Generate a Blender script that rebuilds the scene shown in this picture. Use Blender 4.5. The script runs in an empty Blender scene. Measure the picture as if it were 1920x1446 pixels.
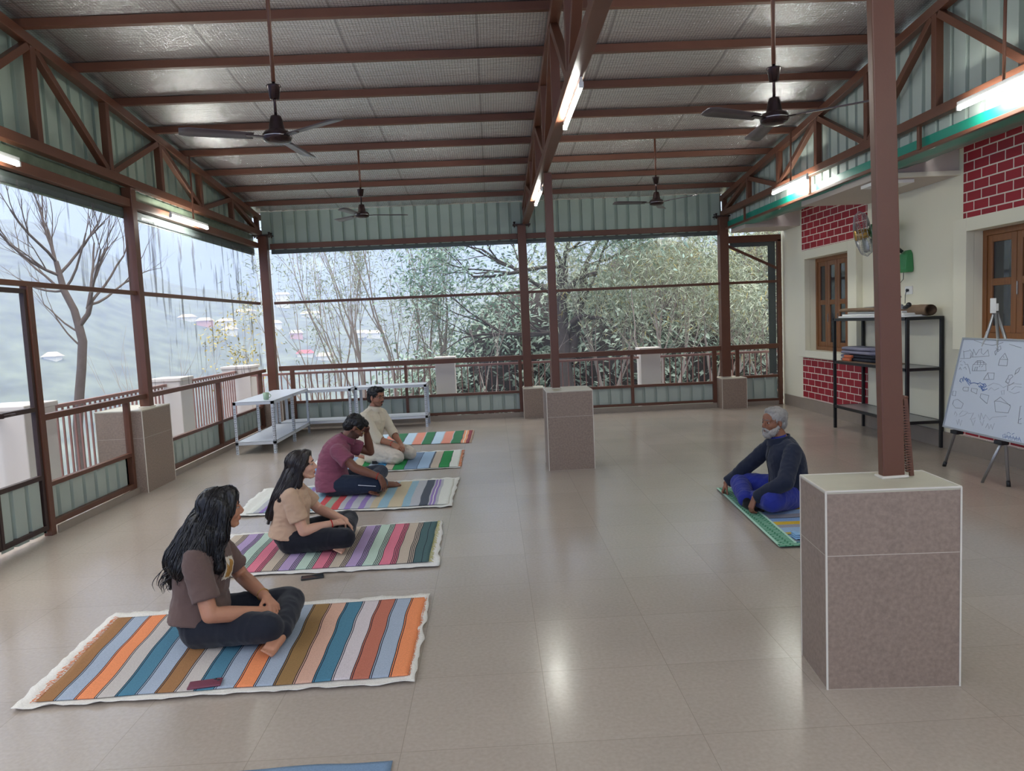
import bpy, bmesh, math, random
from mathutils import Vector, Matrix, Euler, noise
PI = math.pi
scene = bpy.context.scene
COL = scene.collection
random.seed(7)
V = Vector

# ------------------------------------------------------------------ helpers
def lin(r, g, b):
    f = lambda c: (c/255/12.92) if c/255 <= .04045 else ((c/255+.055)/1.055)**2.4
    return (f(r), f(g), f(b), 1.0)

def link(o, parent=None):
    COL.objects.link(o)
    if parent is not None: o.parent = parent
    return o

def tag(o, label=None, cat=None, group=None, kind=None):
    if label: o['label'] = label
    if cat: o['category'] = cat
    if group: o['group'] = group
    if kind: o['kind'] = kind
    return o

def empty(name, loc=(0, 0, 0), rz=0.0, label=None, cat=None, group=None, kind=None):
    o = bpy.data.objects.new(name, None)
    o.empty_display_size = .1
    o.location = loc; o.rotation_euler = (0, 0, rz)
    link(o)
    return tag(o, label, cat, group, kind)

def frame_from(d, up=V((0, 0, 1))):
    d = V(d).normalized()
    u = V(up)
    if abs(d.dot(u)) > .98: u = V((0, 1, 0)) if abs(d.y) < .9 else V((1, 0, 0))
    s = d.cross(u).normalized(); u = s.cross(d).normalized()
    return d, s, u

class MB:
    """collects shapes into one mesh"""
    def __init__(self): self.bm = bmesh.new()
    def box(self, lo, hi, M=None, mi=0):
        x0, y0, z0 = lo; x1, y1, z1 = hi
        vs = [V(p) for p in ((x0,y0,z0),(x1,y0,z0),(x1,y1,z0),(x0,y1,z0),(x0,y0,z1),(x1,y0,z1),(x1,y1,z1),(x0,y1,z1))]
        if M is not None: vs = [M @ v for v in vs]
        b = [self.bm.verts.new(v) for v in vs]
        for f in ((3,2,1,0),(4,5,6,7),(0,1,5,4),(1,2,6,5),(2,3,7,6),(3,0,4,7)):
            self.bm.faces.new([b[i] for i in f]).material_index = mi
        return self
    def bar(self, p0, p1, w, h, up=(0, 0, 1), mi=0):
        p0, p1 = V(p0), V(p1)
        d, s, u = frame_from(p1-p0, up)
        M = Matrix((( d.x, s.x, u.x, p0.x),(d.y, s.y, u.y, p0.y),(d.z, s.z, u.z, p0.z),(0,0,0,1)))
        return self.box((0, -w/2, -h/2), ((p1-p0).length, w/2, h/2), M, mi)
    def rings(self, rs, cap=True, mi=0, closed=True, smooth=True):
        bs = [[self.bm.verts.new(p) for p in r] for r in rs]
        n = len(bs[0])
        for a, b in zip(bs, bs[1:]):
            for i in range(n if closed else n-1):
                j = (i+1) % n
                f = self.bm.faces.new((a[i], a[j], b[j], b[i])); f.material_index = mi; f.smooth = smooth
        if cap:
            f = self.bm.faces.new(bs[0][::-1]); f.material_index = mi
            f = self.bm.faces.new(bs[-1]); f.material_index = mi
        return self
    def tube(self, pts, r, n=8, mi=0, cap=True):
        pts = [V(p) for p in pts]
        rr = r if isinstance(r, (list, tuple)) else [r]*len(pts)
        rs = []; ref = None
        for i, p in enumerate(pts):
            d = (pts[min(i+1, len(pts)-1)]-pts[max(i-1, 0)])
            if d.length < 1e-9: d = V((0, 0, 1))
            d.normalize()
            if ref is None or abs(d.dot(ref)) > .99:
                ref = frame_from(d)[1]
            s = (ref-d*ref.dot(d)).normalized(); u = d.cross(s); ref = s
            rs.append([p+(s*math.cos(2*PI*k/n)+u*math.sin(2*PI*k/n))*rr[i] for k in range(n)])
        return self.rings(rs, cap, mi)
    def lathe(self, prof, c=(0, 0, 0), n=24, mi=0, M=None):
        rs = []
        for r, z in prof:
            ring = [V((max(r, 1e-4)*math.cos(2*PI*k/n), max(r, 1e-4)*math.sin(2*PI*k/n), z)) for k in range(n)]
            if M is not None: ring = [M @ p for p in ring]
            rs.append([p+V(c) for p in ring])
        return self.rings(rs, True, mi)
    def ell(self, c, r, M=None, n=16, m=10, mi=0):
        rs = []
        for i in range(m+1):
            a = -PI/2+PI*i/m
            ca, sa = max(math.cos(a), .02), math.sin(a)
            ring = [V((r[0]*ca*math.cos(2*PI*k/n), r[1]*ca*math.sin(2*PI*k/n), r[2]*sa)) for k in range(n)]
            if M is not None: ring = [M @ p for p in ring]
            rs.append([p+V(c) for p in ring])
        return self.rings(rs, True, mi)
    def quad(self, a, b, c, d, mi=0):
        self.bm.faces.new([self.bm.verts.new(V(p)) for p in (a, b, c, d)]).material_index = mi
        return self
    def build(self, name, mats, parent=None, bevel=0, smooth=False, label=None, cat=None, group=None, kind=None):
        me = bpy.data.meshes.new(name)
        bmesh.ops.recalc_face_normals(self.bm, faces=self.bm.faces)
        self.bm.to_mesh(me); self.bm.free()
        for m in (mats if isinstance(mats, (list, tuple)) else [mats]): me.materials.append(m)
        if smooth:
            for p in me.polygons: p.use_smooth = True
        o = link(bpy.data.objects.new(name, me), parent)
        if bevel:
            b = o.modifiers.new('b', 'BEVEL'); b.width = bevel; b.segments = 2; b.limit_method = 'ANGLE'
        return tag(o, label, cat, group, kind)

def copy_tree(o, parent=None):
    c = o.copy(); COL.objects.link(c)
    if parent is not None:
        c.parent = parent; c.matrix_parent_inverse = o.matrix_parent_inverse
    for ch in list(o.children): copy_tree(ch, c)
    return c

# ------------------------------------------------------------------ materials
def nodes(m):
    m.use_nodes = True
    nt = m.node_tree
    return nt, nt.nodes, nt.links, nt.nodes['Principled BSDF']

def mat(name, col, rough=.6, metal=0.0, var=0.0, scale=8.0, bump=0.0, bscale=60.0, spec=None, coat=0, sheen=0, stretch=None):
    m = bpy.data.materials.new(name)
    nt, N, L, P = nodes(m)
    c = col if len(col) == 4 else (*col, 1)
    P.inputs['Base Color'].default_value = c
    P.inputs['Roughness'].default_value = rough
    P.inputs['Metallic'].default_value = metal
    if spec is not None: P.inputs['Specular IOR Level'].default_value = spec
    if coat: P.inputs['Coat Weight'].default_value = coat
    if sheen: P.inputs['Sheen Weight'].default_value = sheen
    if var or bump:
        tc = N.new('ShaderNodeTexCoord'); mp = N.new('ShaderNodeMapping')
        L.new(tc.outputs['Object'], mp.inputs[0])
        if stretch: mp.inputs['Scale'].default_value = stretch
    if var:
        nz = N.new('ShaderNodeTexNoise'); nz.inputs['Scale'].default_value = scale; nz.inputs['Detail'].default_value = 6
        L.new(mp.outputs[0], nz.inputs['Vector'])
        mx = N.new('ShaderNodeMix'); mx.data_type = 'RGBA'
        mx.inputs[6].default_value = tuple(max(0, v*(1-var)) for v in c[:3])+(1,)
        mx.inputs[7].default_value = tuple(min(1, v*(1+var)) for v in c[:3])+(1,)
        L.new(nz.outputs['Fac'], mx.inputs[0]); L.new(mx.outputs[2], P.inputs['Base Color'])
    if bump:
        nb = N.new('ShaderNodeTexNoise'); nb.inputs['Scale'].default_value = bscale; nb.inputs['Detail'].default_value = 4
        L.new(mp.outputs[0], nb.inputs['Vector'])
        bp = N.new('ShaderNodeBump'); bp.inputs['Strength'].default_value = bump; bp.inputs['Distance'].default_value = .01
        L.new(nb.outputs['Fac'], bp.inputs['Height']); L.new(bp.outputs[0], P.inputs['Normal'])
    return m

def emit(name, col, s):
    m = bpy.data.materials.new(name); nt, N, L, P = nodes(m)
    P.inputs['Base Color'].default_value = (.8, .8, .8, 1)
    P.inputs['Emission Color'].default_value = (*col[:3], 1); P.inputs['Emission Strength'].default_value = s
    return m

M = {}
M['steel'] = mat('brown_painted_steel', lin(98, 60, 43), .42, 0, .12, 5, .05, 90)
M['steel_dark'] = mat('dark_brown_steel', lin(58, 40, 36), .5)
M['sheet'] = mat('pale_green_sheet', lin(168, 184, 170), .45, 0, .06, 2.5)
M['sheet_in'] = mat('grey_green_sheet', lin(174, 186, 178), .45, 0, .06, 2.5)
M['mottled'] = mat('mottled_plastic', lin(112, 124, 106), .35, 0, .5, 9, .3, 14)
M['tarp_roll'] = mat('grey_tarp', lin(74, 82, 78), .6, 0, .15, 6, .2, 20)
M['cream'] = mat('cream_wall_paint', lin(232, 228, 206), .75, 0, .03, 1.5)
M['lilac'] = mat('soffit_paint', lin(196, 184, 174), .8, 0, .03, 2)
M['skirt'] = mat('skirting_tile', lin(150, 138, 126), .35, 0, .1, 9)
M['slab'] = mat('plinth_top_tile', lin(190, 184, 164), .4, 0, .08, 9)
M['grout'] = mat('white_grout', lin(214, 208, 196), .8, 0, .1, 20)
M['black'] = mat('black_paint', lin(22, 24, 28), .4)
M['white'] = mat('white_plastic', lin(232, 232, 228), .4)
M['chrome'] = mat('bright_metal', lin(190, 190, 192), .25, 1)
M['alu'] = mat('aluminium', lin(170, 172, 176), .38, .85)
M['galv'] = mat('painted_shelf_white', lin(200, 206, 214), .38, .1, .06, 4)
M['hole'] = mat('dark_hole', lin(60, 62, 66), .7)
M['fan'] = mat('fan_dark_metal', lin(58, 44, 44), .22, .75)
M['fanblade'] = mat('fan_blade', lin(88, 80, 84), .3, .35)
M['gold'] = mat('gold_metal', lin(200, 160, 90), .3, .9)
M['rail'] = mat('terrace_rail_paint', lin(156, 112, 102), .5)
M['post'] = mat('terrace_post_paint', lin(226, 216, 206), .8, 0, .05, 3)
M['terrace'] = mat('terrace_concrete', lin(176, 172, 166), .8, 0, .1, 2)
M['green'] = mat('fan_green_plastic', lin(60, 140, 84), .4)
M['tarp'] = mat('green_tarpaulin', lin(16, 136, 116), .38, 0, .12, 4, .3, 9)
M['tarp_in'] = mat('green_tarpaulin_back', lin(92, 124, 112), .4, 0, .15, 4, .4, 7)
M['tube'] = emit('lit_tube', (.98, 1.0, .93), 80)
M['wood'] = mat('brown_wood', lin(132, 84, 46), .4, 0, .3, 6, .1, 40, stretch=(6, 6, .7))

def tile_mat(name, base, grout, sx, sy, ox, oy, mortar, rough, axes='XY', speck=.12):
    m = bpy.data.materials.new(name); nt, N, L, P = nodes(m)
    tc = N.new('ShaderNodeTexCoord'); sp = N.new('ShaderNodeSeparateXYZ'); L.new(tc.outputs['Object'], sp.inputs[0])
    def line(ax, size, off):
        a = N.new('ShaderNodeMath'); a.operation = 'SUBTRACT'; a.inputs[1].default_value = off; L.new(sp.outputs[ax], a.inputs[0])
        b = N.new('ShaderNodeMath'); b.operation = 'PINGPONG'; b.inputs[1].default_value = size/2; L.new(a.outputs[0], b.inputs[0])
        c = N.new('ShaderNodeMath'); c.operation = 'LESS_THAN'; c.inputs[1].default_value = mortar; L.new(b.outputs[0], c.inputs[0])
        d = N.new('ShaderNodeMath'); d.operation = 'DIVIDE'; d.inputs[1].default_value = size; L.new(a.outputs[0], d.inputs[0])
        e = N.new('ShaderNodeMath'); e.operation = 'FLOOR'; L.new(d.outputs[0], e.inputs[0])
        return c, e
    c1, e1 = line(axes[0], sx, ox); c2, e2 = line(axes[1], sy, oy)
    mxx = N.new('ShaderNodeMath'); mxx.operation = 'MAXIMUM'; L.new(c1.outputs[0], mxx.inputs[0]); L.new(c2.outputs[0], mxx.inputs[1])
    cb = N.new('ShaderNodeCombineXYZ'); L.new(e1.outputs[0], cb.inputs[0]); L.new(e2.outputs[0], cb.inputs[1])
    wn = N.new('ShaderNodeTexWhiteNoise'); L.new(cb.outputs[0], wn.inputs['Vector'])
    nz = N.new('ShaderNodeTexNoise'); nz.inputs['Scale'].default_value = 55; nz.inputs['Detail'].default_value = 5; L.new(tc.outputs['Object'], nz.inputs['Vector'])
    n2 = N.new('ShaderNodeTexNoise'); n2.inputs['Scale'].default_value = 1.3; n2.inputs['Detail'].default_value = 5; L.new(tc.outputs['Object'], n2.inputs['Vector'])
    v = N.new('ShaderNodeMath'); v.operation = 'MULTIPLY_ADD'; L.new(nz.outputs['Fac'], v.inputs[0]); v.inputs[1].default_value = speck; 
    w = N.new('ShaderNodeMath'); w.operation = 'MULTIPLY_ADD'; L.new(wn.outputs['Value'], w.inputs[0]); w.inputs[1].default_value = .07; w.inputs[2].default_value = .965-speck/2-.06
    L.new(w.outputs[0], v.inputs[2])
    v2 = N.new('ShaderNodeMath'); v2.operation = 'MULTIPLY_ADD'; L.new(n2.outputs['Fac'], v2.inputs[0]); v2.inputs[1].default_value = .14; L.new(v.outputs[0], v2.inputs[2])
    sc = N.new('ShaderNodeVectorMath'); sc.operation = 'SCALE'; sc.inputs[0].default_value = base[:3]; L.new(v2.outputs[0], sc.inputs['Scale'])
    mx = N.new('ShaderNodeMix'); mx.data_type = 'RGBA'; L.new(mxx.outputs[0], mx.inputs[0]); L.new(sc.outputs[0], mx.inputs[6]); mx.inputs[7].default_value = grout
    L.new(mx.outputs[2], P.inputs['Base Color'])
    r = N.new('ShaderNodeMath'); r.operation = 'MULTIPLY_ADD'; L.new(n2.outputs['Fac'], r.inputs[0]); r.inputs[1].default_value = .16; r.inputs[2].default_value = rough-.08
    L.new(r.outputs[0], P.inputs['Roughness'])
    return m

M['floor'] = tile_mat('floor_tiles', lin(169, 157, 145), lin(146, 135, 124), .6, .6, -.4332, 2.7755, .0014, .2, 'XY', .34)
M['plinth'] = tile_mat('plinth_tiles', lin(143, 125, 112), lin(196, 186, 172), 5, .6, 2.5, .60, .0014, .45, 'XZ', .8)

def brick_mat():
    m = bpy.data.materials.new('painted_red_brick'); nt, N, L, P = nodes(m)
    tc = N.new('ShaderNodeTexCoord'); sp = N.new('ShaderNodeSeparateXYZ'); L.new(tc.outputs['Object'], sp.inputs[0])
    cb = N.new('ShaderNodeCombineXYZ'); L.new(sp.outputs['Y'], cb.inputs[0]); L.new(sp.outputs['Z'], cb.inputs[1])
    b = N.new('ShaderNodeTexBrick'); L.new(cb.outputs[0], b.inputs['Vector'])
    b.inputs['Scale'].default_value = 1; b.inputs['Brick Width'].default_value = .235; b.inputs['Row Height'].default_value = .105
    b.inputs['Mortar Size'].default_value = .0072; b.inputs['Mortar Smooth'].default_value = .1; b.inputs['Bias'].default_value = -.3
    b.inputs['Color1'].default_value = lin(158, 26, 44); b.inputs['Color2'].default_value = lin(140, 22, 38); b.inputs['Mortar'].default_value = lin(226, 214, 200)
    L.new(b.outputs['Color'], P.inputs['Base Color']); P.inputs['Roughness'].default_value = .6
    bp = N.new('ShaderNodeBump'); bp.invert = True; bp.inputs['Strength'].default_value = .25; bp.inputs['Distance'].default_value = .004
    L.new(b.outputs['Fac'], bp.inputs['Height']); L.new(bp.outputs[0], P.inputs['Normal'])
    return m
M['brick'] = brick_mat()

def foil_mat():
    m = bpy.data.materials.new('silver_foil_insulation'); nt, N, L, P = nodes(m)
    tc = N.new('ShaderNodeTexCoord'); sp = N.new('ShaderNodeSeparateXYZ'); L.new(tc.outputs['Object'], sp.inputs[0])
    def grid(ax, size, wdt):
        b = N.new('ShaderNodeMath'); b.operation = 'PINGPONG'; b.inputs[1].default_value = size/2; L.new(sp.outputs[ax], b.inputs[0])
        c = N.new('ShaderNodeMath'); c.operation = 'LESS_THAN'; c.inputs[1].default_value = wdt; L.new(b.outputs[0], c.inputs[0]); return c
    g1, g2 = grid('X', .03, .0022), grid('Y', .03, .0022)
    g = N.new('ShaderNodeMath'); g.operation = 'MAXIMUM'; L.new(g1.outputs[0], g.inputs[0]); L.new(g2.outputs[0], g.inputs[1])
    seam = grid('X', 1.25, .012)
    mp = N.new('ShaderNodeMapping'); mp.inputs['Scale'].default_value = (2.0, 16, 1); L.new(tc.outputs['Object'], mp.inputs[0])
    nz = N.new('ShaderNodeTexNoise'); nz.inputs['Scale'].default_value = 1.6; nz.inputs['Detail'].default_value = 9; nz.inputs['Roughness'].default_value = .68; L.new(mp.outputs[0], nz.inputs['Vector'])
    mx = N.new('ShaderNodeMix'); mx.data_type = 'RGBA'; L.new(g.outputs[0], mx.inputs[0]); mx.inputs[6].default_value = (.88, .87, .88, 1); mx.inputs[7].default_value = (.42, .42, .43, 1)
    m2 = N.new('ShaderNodeMix'); m2.data_type = 'RGBA'; L.new(seam.outputs[0], m2.inputs[0]); L.new(mx.outputs[2], m2.inputs[6]); m2.inputs[7].default_value = (.5, .5, .5, 1)
    L.new(m2.outputs[2], P.inputs['Base Color'])
    P.inputs['Metallic'].default_value = .95; P.inputs['Roughness'].default_value = .27
    a = N.new('ShaderNodeMath'); a.operation = 'MULTIPLY_ADD'; L.new(g.outputs[0], a.inputs[0]); a.inputs[1].default_value = -.1; L.new(nz.outputs['Fac'], a.inputs[2])
    bp = N.new('ShaderNodeBump'); bp.inputs['Strength'].default_value = .8; bp.inputs['Distance'].default_value = .022
    L.new(a.outputs[0], bp.inputs['Height']); L.new(bp.outputs[0], P.inputs['Normal'])
    return m
M['foil'] = foil_mat()

def film_mat(streak=False):
    """thin clear plastic sheet of the glazing"""
    m = bpy.data.materials.new('clear_plastic_film'); nt, N, L, P = nodes(m)
    N.remove(P)
    out = [n for n in N if n.type == 'OUTPUT_MATERIAL'][0]
    t = N.new('ShaderNodeBsdfTransparent'); t.inputs[0].default_value = (.95, .96, .97, 1)
    g = N.new('ShaderNodeBsdfGlossy'); g.inputs['Roughness'].default_value = .12
    d = N.new('ShaderNodeBsdfDiffuse'); d.inputs[0].default_value = (.8, .86, .95, 1)
    tc = N.new('ShaderNodeTexCoord'); mp = N.new('ShaderNodeMapping'); mp.inputs['Scale'].default_value = (5, 5, .7); L.new(tc.outputs['Object'], mp.inputs[0])
    nz = N.new('ShaderNodeTexNoise'); nz.inputs['Scale'].default_value = 2; nz.inputs['Detail'].default_value = 3; L.new(mp.outputs[0], nz.inputs['Vector'])
    bp = N.new('ShaderNodeBump'); bp.inputs['Strength'].default_value = .4; bp.inputs['Distance'].default_value = .02; L.new(nz.outputs['Fac'], bp.inputs['Height']); L.new(bp.outputs[0], g.inputs['Normal'])
    lw = N.new('ShaderNodeLayerWeight'); lw.inputs['Blend'].default_value = .5
    pw = N.new('ShaderNodeMath'); pw.operation = 'POWER'; pw.inputs[1].default_value = 4; L.new(lw.outputs['Facing'], pw.inputs[0])
    fr = N.new('ShaderNodeMath'); fr.operation = 'MULTIPLY_ADD'; fr.inputs[1].default_value = .12; fr.inputs[2].default_value = .012; L.new(pw.outputs[0], fr.inputs[0])
    m1 = N.new('ShaderNodeMixShader'); L.new(fr.outputs[0], m1.inputs[0]); L.new(t.outputs[0], m1.inputs[1]); L.new(g.outputs[0], m1.inputs[2])
    m2 = N.new('ShaderNodeMixShader'); m2.inputs[0].default_value = .015; L.new(m1.outputs[0], m2.inputs[1]); L.new(d.outputs[0], m2.inputs[2])
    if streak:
        # wavy tree reflections in the plastic, painted on as long dark streaks
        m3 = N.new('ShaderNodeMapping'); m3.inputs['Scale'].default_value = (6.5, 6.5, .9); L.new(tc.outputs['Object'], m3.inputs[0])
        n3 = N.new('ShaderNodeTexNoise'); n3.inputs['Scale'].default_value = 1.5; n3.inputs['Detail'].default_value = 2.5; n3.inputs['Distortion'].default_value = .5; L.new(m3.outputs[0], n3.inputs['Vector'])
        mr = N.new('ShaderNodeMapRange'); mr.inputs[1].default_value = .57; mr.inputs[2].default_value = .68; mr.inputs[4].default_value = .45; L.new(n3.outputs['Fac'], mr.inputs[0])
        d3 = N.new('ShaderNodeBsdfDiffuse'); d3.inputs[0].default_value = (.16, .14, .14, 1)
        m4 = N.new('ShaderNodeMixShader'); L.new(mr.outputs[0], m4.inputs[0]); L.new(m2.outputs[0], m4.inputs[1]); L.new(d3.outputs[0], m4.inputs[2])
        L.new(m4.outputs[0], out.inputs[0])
    else: L.new(m2.outputs[0], out.inputs[0])
    return m
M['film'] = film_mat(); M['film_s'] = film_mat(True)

def glass_dark():
    m = bpy.data.materials.new('window_glass'); nt, N, L, P = nodes(m)
    P.inputs['Base Color'].default_value = (.03, .035, .04, 1); P.inputs['Roughness'].default_value = .06; P.inputs['Specular IOR Level'].default_value = .8
    return m
M['glass'] = glass_dark()

# ------------------------------------------------------------------ camera
cam_d = bpy.data.cameras.new('camera'); cam = bpy.data.objects.new('camera', cam_d); COL.objects.link(cam)
R_ = V((0.99857779, -0.02867423, -0.04494653)); U_ = V((0.04723175, 0.08474785, 0.99528235)); F_ = V((0.02472983, 0.99598975, -0.08598166))
cam.matrix_world = Matrix(((R_.x, U_.x, -F_.x, 0), (R_.y, U_.y, -F_.y, 0), (R_.z, U_.z, -F_.z, 1.6699), (0, 0, 0, 1)))
cam_d.sensor_width = 36; cam_d.sensor_fit = 'HORIZONTAL'; cam_d.lens = 1377.145/1920*36
cam_d.clip_start = .05; cam_d.clip_end = 3000
scene.camera = cam
scene.view_settings.view_transform = 'Standard'; scene.view_settings.look = 'None'; scene.view_settings.gamma = 1
scene.view_settings.use_curve_mapping = False
scene.view_settings.exposure = 0.5
scene.cycles.use_denoising = True
scene.cycles.max_bounces = 8; scene.cycles.transparent_max_bounces = 24; scene.cycles.volume_bounces = 1
scene.cycles.sample_clamp_indirect = 8

# sky: hazy bright overcast, brighter overhead
w = bpy.data.worlds.new('world'); scene.world = w; w.use_nodes = True
N = w.node_tree.nodes; L = w.node_tree.links
bg = N['Background']; tc = N.new('ShaderNodeTexCoord'); sp = N.new('ShaderNodeSeparateXYZ'); L.new(tc.outputs['Generated'], sp.inputs[0])
cr = N.new('ShaderNodeValToRGB'); L.new(sp.outputs['Z'], cr.inputs[0])
e = cr.color_ramp.elements
e[0].position = 0.0; e[0].color = (.34, .44, .74, 1); e[1].position = .7; e[1].color = (1.0, 1.0, 1.0, 1)
x_ = e.new(.22); x_.color = (.39, .49, .77, 1)
L.new(cr.outputs[0], bg.inputs[0])
ms = N.new('ShaderNodeMapRange'); L.new(sp.outputs['Z'], ms.inputs[0]); ms.inputs[1].default_value = .2; ms.inputs[2].default_value = .8; ms.inputs[3].default_value = 1.0; ms.inputs[4].default_value = 2.9
L.new(ms.outputs[0], bg.inputs[1])
# ================================================================== ROOM SHELL
XL, YB, XR = -3.925, 12.89, 4.11
ZR, ZM, ZS = 1.045, 2.175, .44
Y0R = -3.0
def roofz(y): return 5.02-.104*y          # underside of purlins

fl = MB(); fl.box((-4.1, Y0R, -.12), (5.35, 13.05, 0)); fl.build('floor', M['floor'], kind='structure')
# ceiling: silver foil above the purlins
nx, ny = 60, 120
g = MB(); grid = []
for j in range(ny+1):
    y = Y0R+(13.1-Y0R)*j/ny; row = []
    for i in range(nx+1):
        x = -4.05+8.3*i/nx
        s = abs(math.sin((y-13.13)/.818*PI))
        z = roofz(y)+.085-.012*s+.012*noise.noise(V((x*1.7, y*3, 0)))
        row.append(g.bm.verts.new((x, y, z)))
    grid.append(row)
for j in range(ny):
    for i in range(nx): g.bm.faces.new((grid[j][i], grid[j][i+1], grid[j+1][i+1], grid[j+1][i])).smooth = True
ceil = g.build('ceiling', M['foil'], kind='structure')
sm = ceil.modifiers.new('s', 'SOLIDIFY'); sm.thickness = .02; sm.offset = 1

def corrugated(axis, pos, a0, a1, z0, z1, pitch=.2, depth=.028, out=1, thick=.004, zf=None, flat=.74):
    """vertical rib sheet on plane axis=pos running from a0 to a1; out = side that the ribs stand towards"""
    m = MB(); prof = []
    a = a0
    while a < a1-1e-4:
        for t, d in ((0, 0), (flat, 0), (flat+.03, 1), (.97, 1)):
            aa = min(a+t*pitch, a1); prof.append((aa, d*depth*out))
        a += pitch
    prof.append((a1, 0))
    f = []; b = []
    for aa, d in prof:
        zt = zf(aa) if zf else z1
        for lst, dd in ((f, d), (b, d+thick)):
            lst.append([V((pos+dd, aa, z)) if axis == 'X' else V((aa, pos+dd, z)) for z in (z0, zt)])
    for lst in (f, b):
        m.rings([[p[0], p[1]] for p in lst], cap=False, closed=False, smooth=False)
    return m

def part(name, mb, mt, parent, bevel=0): return mb.build(name, mt, parent, bevel)

# ---- back wall (clear film glazing over a corrugated dado)
WB = empty('wall_back', (0, YB, 0), kind='structure')
WB_inv = Matrix.Translation((0, -YB, 0))
def child(mb, name, mt, parent, bevel=0, **k):
    o = mb.build(name, mt, parent, bevel, **k)
    o.matrix_parent_inverse = Matrix.Translation(-V(parent.location)) if parent.rotation_euler.z == 0 else parent.matrix_basis.inverted()
    return o
child(corrugated('Y', YB+.03, -3.86, 4.1, 3.09, 0, .205, .045, 1, zf=lambda a: roofz(YB)+.06), 'header_sheet', M['sheet'], WB)
bb = [(-3.70, -1.53), (-1.53, .47), (.78, 2.45), (2.45, 3.92)]
for a, b in bb:
    child(corrugated('Y', YB+.03, a+.02, b-.02, .12, ZS, .212, .045, 1), 'dado_sheet', M['sheet_in'], WB)
child(corrugated('Y', YB+.03, 4.42, 5.05, .10, .50, .212, .045, 1), 'dado_sheet', M['sheet_in'], WB)
child(MB().box((-3.72, YB-.03, 3.10), (4.05, YB+.03, 3.19)), 'header_beam', M['steel'], WB, .004)
child(MB().box((-3.72, YB+.035, 3.02), (4.05, YB+.055, 3.10)), 'rolled_tarp', M['tarp_roll'], WB)
child(MB().box((-3.72, YB-.025, 2.155), (5.08, YB+.025, 2.2)), 'mid_rail', M['steel'], WB, .003)
child(MB().box((-3.72, YB-.03, 1.0), (5.08, YB+.03, 1.085)), 'hand_rail', M['steel'], WB, .003)
for a, b in ((-3.72, .5), (.8, 3.93)):
    child(MB().box((a, YB-.025, ZS-.02), (b, YB+.025, ZS+.025)), 'sill_rail', M['steel'], WB, .003)
    child(MB().box((a, YB-.025, .09), (b, YB+.025, .135)), 'bottom_rail', M['steel'], WB, .003)
child(MB().box((4.4, YB-.025, .49), (5.08, YB+.025, .535)), 'sill_rail', M['steel'], WB, .003)
child(MB().box((4.4, YB-.025, .07), (5.08, YB+.025, .11)), 'bottom_rail', M['steel'], WB, .003)
for x, z0, z1, wd in ((-3.50, .1, 1.0, .07), (-1.53, .1, 1.0, .045), (.475, .08, 1.0, .06), (2.45, .1, 1.0, .05), (3.92, .05, 1.0, .07), (4.33, .5, 1.0, .06)):
    child(MB().box((x-wd/2, YB-.03, z0), (x+wd/2, YB+.03, z1)), 'mullion', M['steel'], WB, .003)
child(MB().box((4.19, YB-.035, 2.87), (5.13, YB+.035, 2.99)), 'door_head', M['steel'], WB, .004)
child(MB().box((5.06, YB-.035, 0), (5.13, YB+.035, 2.9)), 'door_jamb', M['steel'], WB, .004)
child(MB().bar((4.2, YB, 2.82), (5.07, YB, 2.40), .04, .045), 'brace', M['steel'], WB, .003)
child(MB().box((4.25, YB+.04, 2.80), (5.05, YB+.05, 2.88)).box((4.92, YB+.04, .55), (5.05, YB+.05, 2.8)), 'tarp_strip', M['tarp_roll'], WB)
# ---- glazing films, back
def window(n, lo, hi, mt='film'):
    o = MB().box(lo, hi).build('window_%d' % n, M[mt], kind='structure'); return o
wn = 0
for x0, x1, z0, z1 in ((-3.72, .5, 2.2, 3.05), (.66, 4.03, 2.2, 3.05), (-3.72, .5, 1.085, 2.155), (.66, 4.03, 1.085, 2.155), (-3.72, -1.55, ZS+.02, 1.0), (-1.51, .45, ZS+.02, 1.0),
                       (.66, 2.43, ZS+.02, 1.0), (2.47, 3.89, ZS+.02, 1.0), (4.2, 5.06, 1.085, 2.155), (4.2, 5.06, 2.2, 2.87), (4.36, 5.06, .535, 1.0)):
    wn += 1; window(wn, (x0, YB+.004, z0), (x1, YB+.0065, z1))

# ---- left wall
WL = empty('wall_left', (XL, 0, 0), kind='structure')
child(corrugated('X', XL-.09, Y0R, 12.93, 3.30, 0, .215, .045, -1, zf=lambda a: roofz(a)+.07), 'upper_sheet', M['sheet'], WL)
child(MB().box((XL-.075, Y0R, 3.0), (XL-.065, 12.85, 3.34)), 'plastic_band', M['mottled'], WL)
child(MB().box((XL-.055, 2.0, 3.02), (XL-.045, 12.8, 3.11)), 'rolled_tarp', M['tarp_roll'], WL)
child(MB().box((XL-.04, Y0R, 3.115), (XL+.04, 8.31, 3.205)), 'header_beam', M['steel'], WL, .004)
child(MB().box((XL-.04, 8.43, 3.115), (XL+.04, 12.75, 3.205)), 'header_beam', M['steel'], WL, .004)
for a, b in ((Y0R, 8.33), (8.41, 12.72)):
    child(MB().box((XL-.025, a, 2.155), (XL+.025, b, 2.2)), 'mid_rail', M['steel'], WL, .003)
for a, b in ((6.42, 8.33), (8.41, 12.72)):
    child(MB().box((XL-.03, a, 1.0), (XL+.03, b, 1.055)), 'hand_rail', M['steel'], WL, .003)
for a, b in ((6.42, 7.88), (8.66, 12.55)):
    child(MB().box((XL-.025, a, ZS-.02), (XL+.025, b, ZS+.02)), 'sill_rail', M['steel'], WL, .003)
    child(MB().box((XL-.025, a, .075), (XL+.025, b, .125)), 'bottom_rail', M['steel'], WL, .003)
    child(corrugated('X', XL-.03, a, b, .1, ZS, .21, .045, -1, flat=.74), 'dado_sheet', M['sheet_in'], WL)
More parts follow.
